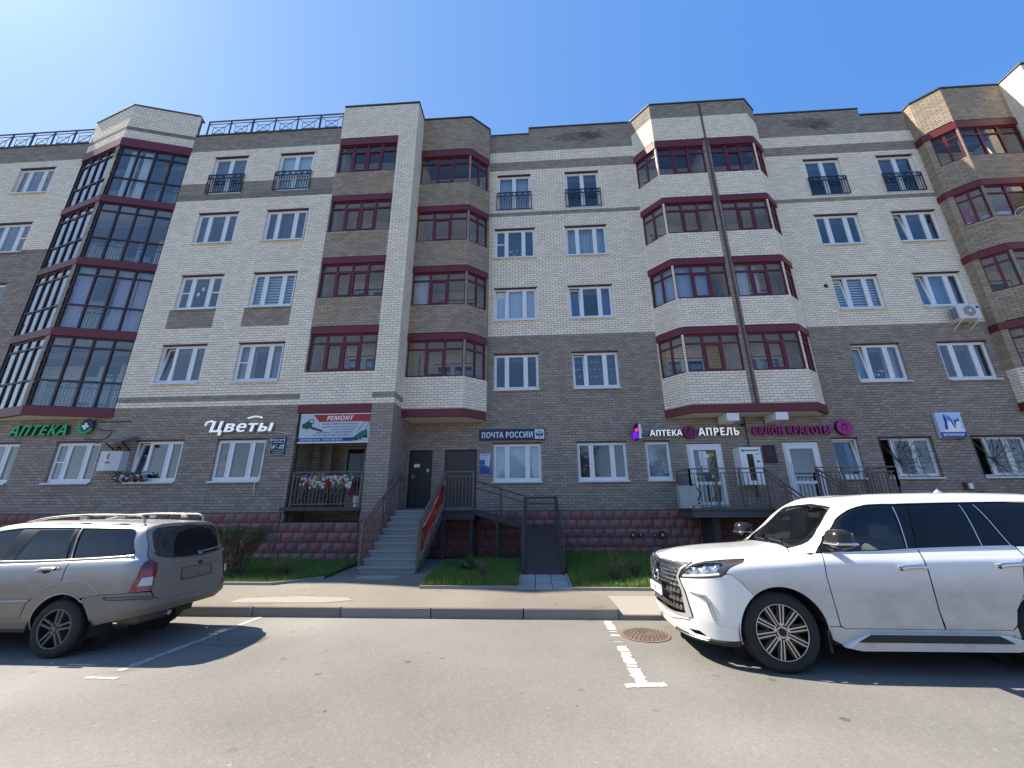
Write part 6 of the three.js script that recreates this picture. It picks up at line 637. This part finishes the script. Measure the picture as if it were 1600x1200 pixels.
  const beige = mat(0.33, 0.30, 0.25, 0.8), cab = mat(0.05, 0.05, 0.048, 0.8); mesh('cabin_floor', [bx(.55, 3.9, .5, .55, -.88, .88), bx(.5, .56, .5, 1.2, -.88, .88), bx(.6, 1.05, .95, 1.19, -.85, .85), bx(3.0, 3.1, .5, 1.8, -.66, .66)], cab, t); mesh('headliner', C.panel([[2.75, 6.4], [2.9, 7], [5, 7], [5, 6.05], [3.2, 6.05]], { both: 1, off: -0.045 }), mat(0.3, 0.28, 0.25, 0.9), t);
  for (const z of [.42, -.42]) mesh('seat', [rbox(.2, .62, .5, .08, 1.68, .95, z, 3).rotateZ(0), rbox(.5, .2, .52, .08, 1.4, .68, z, 3), rbox(.12, .2, .28, .055, 1.72, 1.40, z, 3), bx(1.7, 1.73, 1.2, 1.35, z - .05, z - .035), bx(1.7, 1.73, 1.2, 1.35, z + .035, z + .05)], beige, t);
  mesh('steering_wheel', [new THREE.TorusGeometry(.18, .016, 8, 28).rotateY(Math.PI / 2).rotateZ(-0.4).translate(1.12, 1.17, .42), bar([.95, 1.08, .42], [1.12, 1.17, .42], .05)], cab, t); mesh('rear_mirror', rbox(.03, .07, .24, .012, 1.22, 1.6, 0), cab, t);
  for (const sd of [1, -1]) { const q = new THREE.Group(); q.name = 'wing_mirror'; q.position.set(.73, 1.36, sd * 1.1); if (sd < 0) q.scale.z = -1; t.add(q); mesh('cap', [rbox(.22, .2, .24, .075, 0, 0.01, 0, 4)], mat(0.02, 0.019, 0.018, 0.3), q); mesh('indicator', rbox(.232, .03, .25, .014, 0.004, -0.035, 0.004, 3), satin, q); mesh('arm', [rbox(.1, .04, .16, .015, .0, -.1, -.12), rbox(.06, .06, .05, .015, .0, -.08, -.04)], glossBlack, q); mesh('mirror_glass', rbox(.01, .14, .16, .004, .1, 0.01, 0), chrome, q); }
  mesh('roof_fin', new THREE.ConeGeometry(.05, .09, 12).scale(2.2, 1, .6).translate(2.95, 1.9, 0), white, t);
  const wheel = (x, z, first) => { const w = new THREE.Group(); w.name = 'wheel'; w.position.set(x, .4, z); if (z < 0) w.rotation.y = Math.PI; t.add(w); tyre(.4, .285, .27, rubber, w); const sp = [], dk = []; for (let i = 0; i < 10; i++) { const a = i / 10 * Math.PI * 2 + 0.16; for (const o of [-1, 1]) sp.push(box(.2, .012, .02).rotateZ(o * .025).translate(.172, o * .0165, .098).rotateZ(a)); dk.push(box(.2, .09, .03).translate(.17, 0, .074).rotateZ(a)); } for (let i = 0; i < 5; i++) sp.push(box(.035, .034, .024).translate(.07, 0, .1).rotateZ(i / 5 * Math.PI * 2 + .3)); sp.push(new THREE.TorusGeometry(.276, .006, 6, 56).translate(0, 0, .112), new THREE.RingGeometry(.038, .06, 24).translate(0, 0, .112)); mesh('spokes', sp, mat(.56, .56, .55, .3, .9), w); mesh('rim', [...dk, new THREE.CylinderGeometry(.285, .27, .2, 48, 1, true).rotateX(Math.PI / 2).translate(0, 0, .01), new THREE.CircleGeometry(.27, 36).translate(0, 0, -.03)], mat(.012, .012, .013, .4), w); mesh('hub_cap', [cyl(.04, .042, .03, 24).rotateX(Math.PI / 2).translate(0, 0, .11)], glossBlack, w); mesh('brake', [box(.06, .12, .05, .12, .14, -.0).rotateZ(.6), cyl(.17, .17, .02, 32).rotateX(Math.PI / 2).translate(0, 0, -.01)], mat(.18, .17, .16, .5, .7), w); };
  for (const x of [0, 2.85]) { wheel(x, .845); wheel(x, -.845); }
}
{ // ---- silver estate car
  const sec = (x, b, re, rc, kr = 1) => [x, [[.74, .30], [.80, .45], [.825, .70], [.815, b - .10], [.79, b - .035], [.755, b], [.60 * kr, re], [0, rc]]];
  const st = [[-1.05, [[.72, .45], [.78, .54], [.80, .72], [.785, 1.02], [.755, 1.08], [.71, 1.12], [.56, 1.47], [0, 1.52]]], [-.70, [[.74, .40], [.80, .50], [.82, .70], [.81, 1.04], [.785, 1.105], [.745, 1.145], [.58, 1.50], [0, 1.55]]], sec(-.2, 1.125, 1.515, 1.575), sec(.4, 1.10, 1.525, 1.59), sec(1.0, 1.08, 1.525, 1.59), sec(1.5, 1.065, 1.49, 1.555, .98), [1.95, [[.74, .28], [.80, .45], [.82, .70], [.81, .95], [.78, 1.0], [.75, 1.04], [.62, 1.30], [0, 1.42]]], [2.35, [[.74, .28], [.80, .45], [.82, .70], [.80, .90], [.77, .95], [.73, .99], [.66, 1.08], [0, 1.17]]], [2.6, [[.73, .28], [.79, .45], [.81, .70], [.79, .87], [.75, .91], [.68, .94], [.5, .98], [0, 1.03]]], [3.1, [[.70, .30], [.76, .45], [.77, .65], [.74, .76], [.68, .79], [.58, .81], [.4, .83], [0, .85]]], [3.4, [[.45, .32], [.50, .45], [.52, .58], [.48, .64], [.44, .66], [.38, .67], [.26, .68], [0, .69]]]];
  const C = new CarBody(st, -.55, [-.96, -1.05, -1.02, -.97, -.935, -.91, -.76, -.74], 4.5, -1), t = thing('estate_car', 'dusty silver grey estate car with roof rails parked on the left', 'car', [-4.45, 0, 8.83]);
  const silver = phys({ color: lin(0.40, 0.40, 0.39), metalness: 0.55, roughness: 0.36, clearcoat: 0.8, clearcoatRoughness: 0.12 }), dusty = phys({ map: dustMap([0.39, 0.39, 0.38], [0.20, 0.175, 0.145], 0.75, 1.08, 1.0), metalness: 0.35, roughness: 0.45, clearcoat: 0.4, clearcoatRoughness: 0.3 }), dirty = mat(1, 1, 1, 0.7, 0.1, { map: dustMap([0.24, 0.235, 0.22], [0.19, 0.17, 0.145], 1.0, 1.4, 0.9) });
  const cx = -.01, cy = .32, R = .405, arcB = C.arc(cx, cy, R, 160, 130, 4), arcQ = C.arc(cx, cy, R, 130, -12, 16), arcL = C.arc(cx, cy, R, 182, 130, 6);
  const qwin = [[2.022, 5.92], [1.31, 5.92], [1.16, 5.78], [1.10, 5.5], [.99, 5.18], [1.02, 5.08], [1.58, 5.08], [1.915, 5.06]], rwin = [[2.76, 5.10], [2.64, 5.87], [2.13, 5.88], [2.06, 5.6], [1.99, 5.08]], fwin = [[2.90, 5.9], [3.24, 5.84], [3.62, 5.5], [3.7, 5.12], [2.95, 5.10]], dv = [[2.125, 5.9], [2.09, 5.9], [2.01, 5.06], [2.06, 5.06]];
  pair('rear_quarter', C, [[1.875, 2.47], [1.875, 4.41], [1.93, 5.0], [2.045, 5.96], [2.06, 6.08], [1.5, 6.16], [1.10, 6.22], [.957, 5.95], [.833, 5.45], [.782, 4.27], [.762, 4.12], [.80, 3.92], [.872, 2.65], [.942, 2.085], [1.31, 2.05], [1.505, 1.94], ...arcQ.slice(1), [2.25, .8], [2.33, .9], [2.27, 1.66], [2.21, 1.91], [2.06, 2.27]], { holes: [qwin] }, dusty, t);
  mesh('arch_lip', C.line([[1.5, 1.9], ...arcQ], 0.008, 0.002), dusty, t); mesh('arch_flare', C.line([[2.21, 1.95], [2.04, 2.36], [1.86, 2.5], [1.69, 2.52], [1.53, 2.44], [1.38, 2.2], [1.34, 2.06]], 0.005, -0.002), dusty, t);
  pair('door', C, [[1.887, 2.46], [2.07, 2.26], [2.22, 1.9], [2.282, 1.66], [2.34, .9], [2.92, .9], [2.93, 2.5], [2.90, 5.05], [1.942, 5.0], [1.887, 4.41]], { }, dusty, t); pair('door', C, [[2.93, .9], [2.94, 2.5], [2.912, 5.05], [3.85, 4.9], [3.95, 2.5], [3.95, .9]], { }, dusty, t); pair('rocker', C, [[2.2, .78], [2.34, .88], [3.95, .88], [3.95, .02], [2.25, .02]], { }, dusty, t);
  const R2 = 2.6, fA = C.arc(R2, cy, R, 188, -8, 16); pair('front_fender', C, [[3.96, .9], [3.96, 2.5], [3.86, 4.9], [3.95, 5.15], [5.75, 5.15], [5.75, .2], [4.95, .05], ...fA.slice().reverse()], { }, dusty, t); mesh('hood', C.panel([[4.08, 5.2], [5.75, 5.2], [5.75, 7], [4.2, 7]], { both: 1 }), silver, t); mesh('front_bumper', bx(-3.42, -3.3, .3, .7, -.5, .5), dusty, t);
  pair('window_surround', C, [[1.935, 5.02], [2.055, 5.93], [2.68, 5.94], [2.84, 5.93], [3.27, 5.88], [3.7, 5.55], [3.95, 5.15], [3.85, 4.95]], { off: -0.01, holes: [rwin, fwin] }, mat(0.03, 0.03, 0.032, 0.5), t); pair('window_divider', C, dv, { off: -0.004 }, mat(0.03, 0.03, 0.032, 0.5), t);
  const tint = phys({ color: lin(0.16, 0.18, 0.19), transmission: 1, roughness: 0.04, ior: 1.7, thickness: 0 }); pair('door_glass', C, rwin, { off: -0.014 }, tint, t); pair('quarter_glass', C, qwin, { off: -0.012 }, tint, t); pair('door_glass', C, fwin, { off: -0.014 }, carGlass, t); mesh('glass_seal', C.line([...qwin, qwin[0]], 0.007, -0.006), darkPlastic, t);
  pair('door_frame', C, [[2.065, 5.935], [2.84, 5.945], [3.28, 5.89], [3.34, 5.96], [2.80, 6.055], [2.075, 6.07]], { }, silver, t);
  mesh('roof', C.panel([[0, 6.29], [.6, 6.27], [1.1, 6.235], [1.5, 6.175], [2.06, 6.095], [2.80, 6.07], [3.35, 5.975], [3.72, 5.6], [3.98, 5.2], [4.06, 5.3], [3.75, 5.8], [3.42, 6.15], [3.36, 7], [0, 7]], { both: 1 }), silver, t); mesh('windscreen', C.panel([[3.38, 7], [3.44, 6.15], [3.77, 5.8], [4.07, 5.3], [4.2, 7]], { both: 1, off: -0.006 }), tint, t);
  mesh('belt_trim', C.line([[1.0, 5.06], [1.37, 5.0], [1.9, 5.0], [2.37, 5.01], [2.9, 5.05], [3.85, 4.95]], 0.011, 0.005), mat(0.70, 0.66, 0.58, 0.25, 0.9), t);
  const tail = [[.942, 2.085], [.872, 2.65], [.80, 3.92], [.757, 4.11], [.672, 3.39], [.662, 2.66], [.68, 2.43], [.702, 2.055]];
  const glassHalf = [[0, 3.98], [.22, 4.04], [.42, 4.28], [.58, 4.69], [.69, 5.13], [.76, 5.45], [.82, 5.80], [.77, 5.97], [.54, 6.05], [.13, 6.07], [0, 6.07]];
  mesh('tailgate', C.panel(full2([[0, 1.34], [.19, 1.34], [.575, 1.44], [.625, 1.6], [.655, 1.72], [.693, 2.05], [.672, 2.43], [.652, 2.66], [.662, 3.39], [.745, 4.12], [.768, 4.27], [.822, 5.45], [.945, 5.95], [1.085, 6.22], [.6, 6.255], [0, 6.275]]), { holes: [full2(glassHalf)] }), dirty, t);
  const rg = phys({ color: lin(0.045, 0.05, 0.055), transmission: 0.35, roughness: 0.12, ior: 1.6, thickness: 0 }); mesh('rear_glass', C.panel(full2(glassHalf), { off: -0.008 }), rg, t); mesh('wiped_glass', C.panel([[.38, 4.57], [.355, 5.4], [.28, 5.75], [.14, 5.79], [.03, 5.87], [-.3, 5.94], [-.58, 5.78], [-.72, 5.25], [-.70, 5.07], [-.3, 4.5], [-.10, 4.3]], { off: -0.004 }), privacy, t);
  mesh('glass_seal', C.line([[-.74, 5.1], [-.58, 4.6], [-.35, 3.95], [0, 3.72], [.37, 4.02], [.62, 4.9], [.73, 5.2]], 0.006, 0.002, false), darkPlastic, t); mesh('spoiler', C.panel(full2([[0, 6.12], [.5, 6.1], [.7, 6.06], [.8, 6.16], [.5, 6.22], [0, 6.24]]), { off: 0.02 }), dirty, t); mesh('brake_light', C.panel([[.2, 6.08], [-.2, 6.08], [-.2, 6.13], [.2, 6.13]], { off: 0.022 }), mat(0.06, 0.05, 0.05, 0.5), t);
  mesh('rear_bumper', C.panel(full2([[0, 0], [.5, 0], [1.05, 0], [1.38, .1], ...arcB, [1.505, 1.93], [1.31, 2.03], [.942, 2.07], [.71, 2.0], [.665, 1.72], [.635, 1.6], [.585, 1.42], [.19, 1.32], [0, 1.32]])), dirty, t); mesh('bumper_strip', C.line([[1.26, 1.91], [1.21, 1.80], [.94, 1.75], [.66, 1.55], [.66, 1.68], [.94, 1.90], [1.26, 1.91]], 0.005, 0.001), darkPlastic, t);
  for (const sd of [1, -1]) { const g = new THREE.Group(); g.name = 'tail_light'; if (sd < 0) g.scale.z = -1; t.add(g); mesh('lens', C.panel(tail, { off: 0.004 }), phys({ color: lin(0.22, 0.006, 0.012), roughness: 0.15, clearcoat: 1 }), g); mesh('upper_lens', C.panel([[.86, 2.9], [.79, 3.85], [.757, 4.02], [.685, 3.35], [.685, 2.8]], { off: 0.007 }), phys({ color: lin(0.10, 0.006, 0.012), roughness: 0.2, clearcoat: 1 }), g); mesh('reverse_lens', C.panel([[.855, 2.28], [.825, 2.52], [.695, 2.54], [.70, 2.24]], { off: 0.010 }), mat(0.55, 0.55, 0.54, 0.3), g); }
  mesh('plate_recess', [C.line([[.40, 2.97], [-.52, 2.97], [-.50, 2.72], [.36, 2.72], [.40, 2.97]], 0.006, 0.002, false), C.line([[.30, 2.6], [.26, 1.75]], 0.004, 0, false), C.line([[-.46, 2.6], [-.44, 1.7]], 0.004, 0, false)], dirty, t); mesh('plate_frame', C.line([[.24, 2.70], [-.36, 2.70], [-.36, 2.25], [.24, 2.25], [.24, 2.70]], 0.006, 0.001, false), darkPlastic, t); mesh('plate_panel', C.panel([[.23, 2.69], [-.35, 2.69], [-.35, 2.26], [.23, 2.26]], { off: 0.003 }), mat(0.15, 0.14, 0.125, 0.8), t); mesh('plate_edge', C.line([[.2, 2.3], [-.3, 2.3]], 0.008, 0.012, false), mat(0.2, 0.19, 0.18, 0.6), t); mesh('badge', new THREE.SphereGeometry(0.035, 14, 8).scale(1.5, 0.6, 0.3).applyMatrix4(C.frame(-.12, 2.83, 0.006)), darkPlastic, t);
  mesh('rear_wiper', [C.line([[-.15, 4.62], [-.22, 4.95], [-.70, 5.12]], 0.012, 0.02, false), new THREE.SphereGeometry(0.035, 12, 8).scale(1.2, 0.9, 0.5).applyMatrix4(C.frame(-.14, 4.6, 0.012))], mat(0.2, 0.19, 0.18, 0.7), t);
  const railM = mat(0.42, 0.40, 0.36, 0.4, 0.5), rl = tube([[-1.2, 1.575, .52], [-.95, 1.625, .525], [-.5, 1.665, .53], [.25, 1.665, .525], [.46, 1.655, .52], [.53, 1.62, .515], [.545, 1.555, .51]], 0.013, 8, 50); mesh('roof_rail', both(mg([rl, rbox(.12, .05, .04, .015, -.35, 1.632, .53), rbox(.12, .05, .04, .015, .2, 1.632, .525)])), railM, t);
  mesh('door_handle', [C.line([[2.25, 2.93], [2.18, 3.08], [2.05, 3.06], [2.0, 3.0]], 0.02, 0.025, true, 8)], mat(0.5, 0.47, 0.43, 0.3, 0.7), t); pair('handle_cup', C, [[2.2, 2.9], [2.2, 3.3], [2.12, 3.42], [2.06, 3.3], [2.08, 2.85], [2.15, 2.78]], { off: 0.002 }, darkPlastic, t); mesh('side_molding', C.line([[2.24, 1.78], [2.62, 1.74], [3.9, 1.74]], 0.012, 0.004), dusty, t); mesh('exhaust', [cyl(.03, .03, .16, 16).rotateZ(Math.PI / 2).translate(.92, .4, .28)], chrome, t); mesh('muffler', rbox(.3, .14, .5, .06, .7, .38, .35), mat(.12, .1, .08, .6, .5), t);
  const lin2 = []; for (const x of [.01, -2.6]) lin2.push(new THREE.CylinderGeometry(.425, .425, .3, 30, 1, true, Math.PI * .42, Math.PI * 1.16).rotateX(Math.PI / 2).translate(x, .32, .64), new THREE.CircleGeometry(.43, 24).translate(x, .32, .5)); lin2.forEach((g, i) => { if (i % 2) return; const q = mg([g, lin2[i + 1]]); mesh('wheel_arch', q, darkPlastic, t); mesh('wheel_arch', mirrorZ(q), darkPlastic, t); }); mesh('underbody', [bx(-3.3, .62, .32, .44, -.48, .48), bx(-2.1, -.5, .26, .46, -.72, .72)], darkPlastic, t);
  const cab = mat(.06, .06, .06, .9); mesh('cabin_floor', [bx(-2.4, .7, .5, .54, -.66, .66), bx(-2.35, -2.2, .5, 1.0, -.7, .7), bx(.1, .2, .5, 1.1, -.6, .6)], cab, t); for (const [x, z] of [[-.35, .36], [-.35, -.36], [-1.3, .36], [-1.3, -.36]]) mesh('seat', [rbox(.16, .58, .46, .07, x + .12, .85, z, 3), rbox(.46, .16, .48, .07, x - .12, .6, z, 3), rbox(.1, .18, .26, .05, x + .16, 1.24, z, 3)], mat(.09, .088, .085, .9), t); mesh('headliner', C.panel([[1.0, 6.35], [3.3, 6.2], [3.3, 7], [.6, 7], [.6, 6.4]], { both: 1, off: -0.04 }), mat(.22, .21, .2, .9), t);
  const rimM = mat(.13, .122, .105, .6, .4); const wheel = (x, z) => { const w = new THREE.Group(); w.name = 'wheel'; w.position.set(x, .325, z); if (z < 0) w.rotation.y = Math.PI; t.add(w); tyre(.325, .225, .2, mat(.022, .021, .02, .9), w); const sp = []; for (let i = 0; i < 5; i++) { const a = i / 5 * Math.PI * 2 + .25; for (const o of [-1, 1]) sp.push(rbox(.165, .026, .03, .008).rotateZ(o * .06).translate(.132, o * .027, .07).rotateZ(a)); } sp.push(cyl(.062, .07, .03, 28).rotateX(Math.PI / 2).translate(0, 0, .068), new THREE.TorusGeometry(.216, .011, 8, 48).translate(0, 0, .085)); mesh('spokes', sp, rimM, w); mesh('rim', [new THREE.CylinderGeometry(.225, .21, .16, 40, 1, true).rotateX(Math.PI / 2), new THREE.CircleGeometry(.212, 32).translate(0, 0, -.02)], mat(.02, .02, .02, .8), w); mesh('wheel_bolts', Array.from({ length: 4 }, (_, i) => cyl(.011, .011, .012, 8).rotateX(Math.PI / 2).translate(.045, 0, .086).rotateZ(i * Math.PI / 2 + .4)), darkPlastic, w); mesh('hub_cap', cyl(.026, .028, .014, 18).rotateX(Math.PI / 2).translate(0, 0, .087), rimM, w); };
  for (const x of [0, -2.615]) { wheel(x, .72); wheel(x, -.72); }
}
renderer.render(scene, camera);
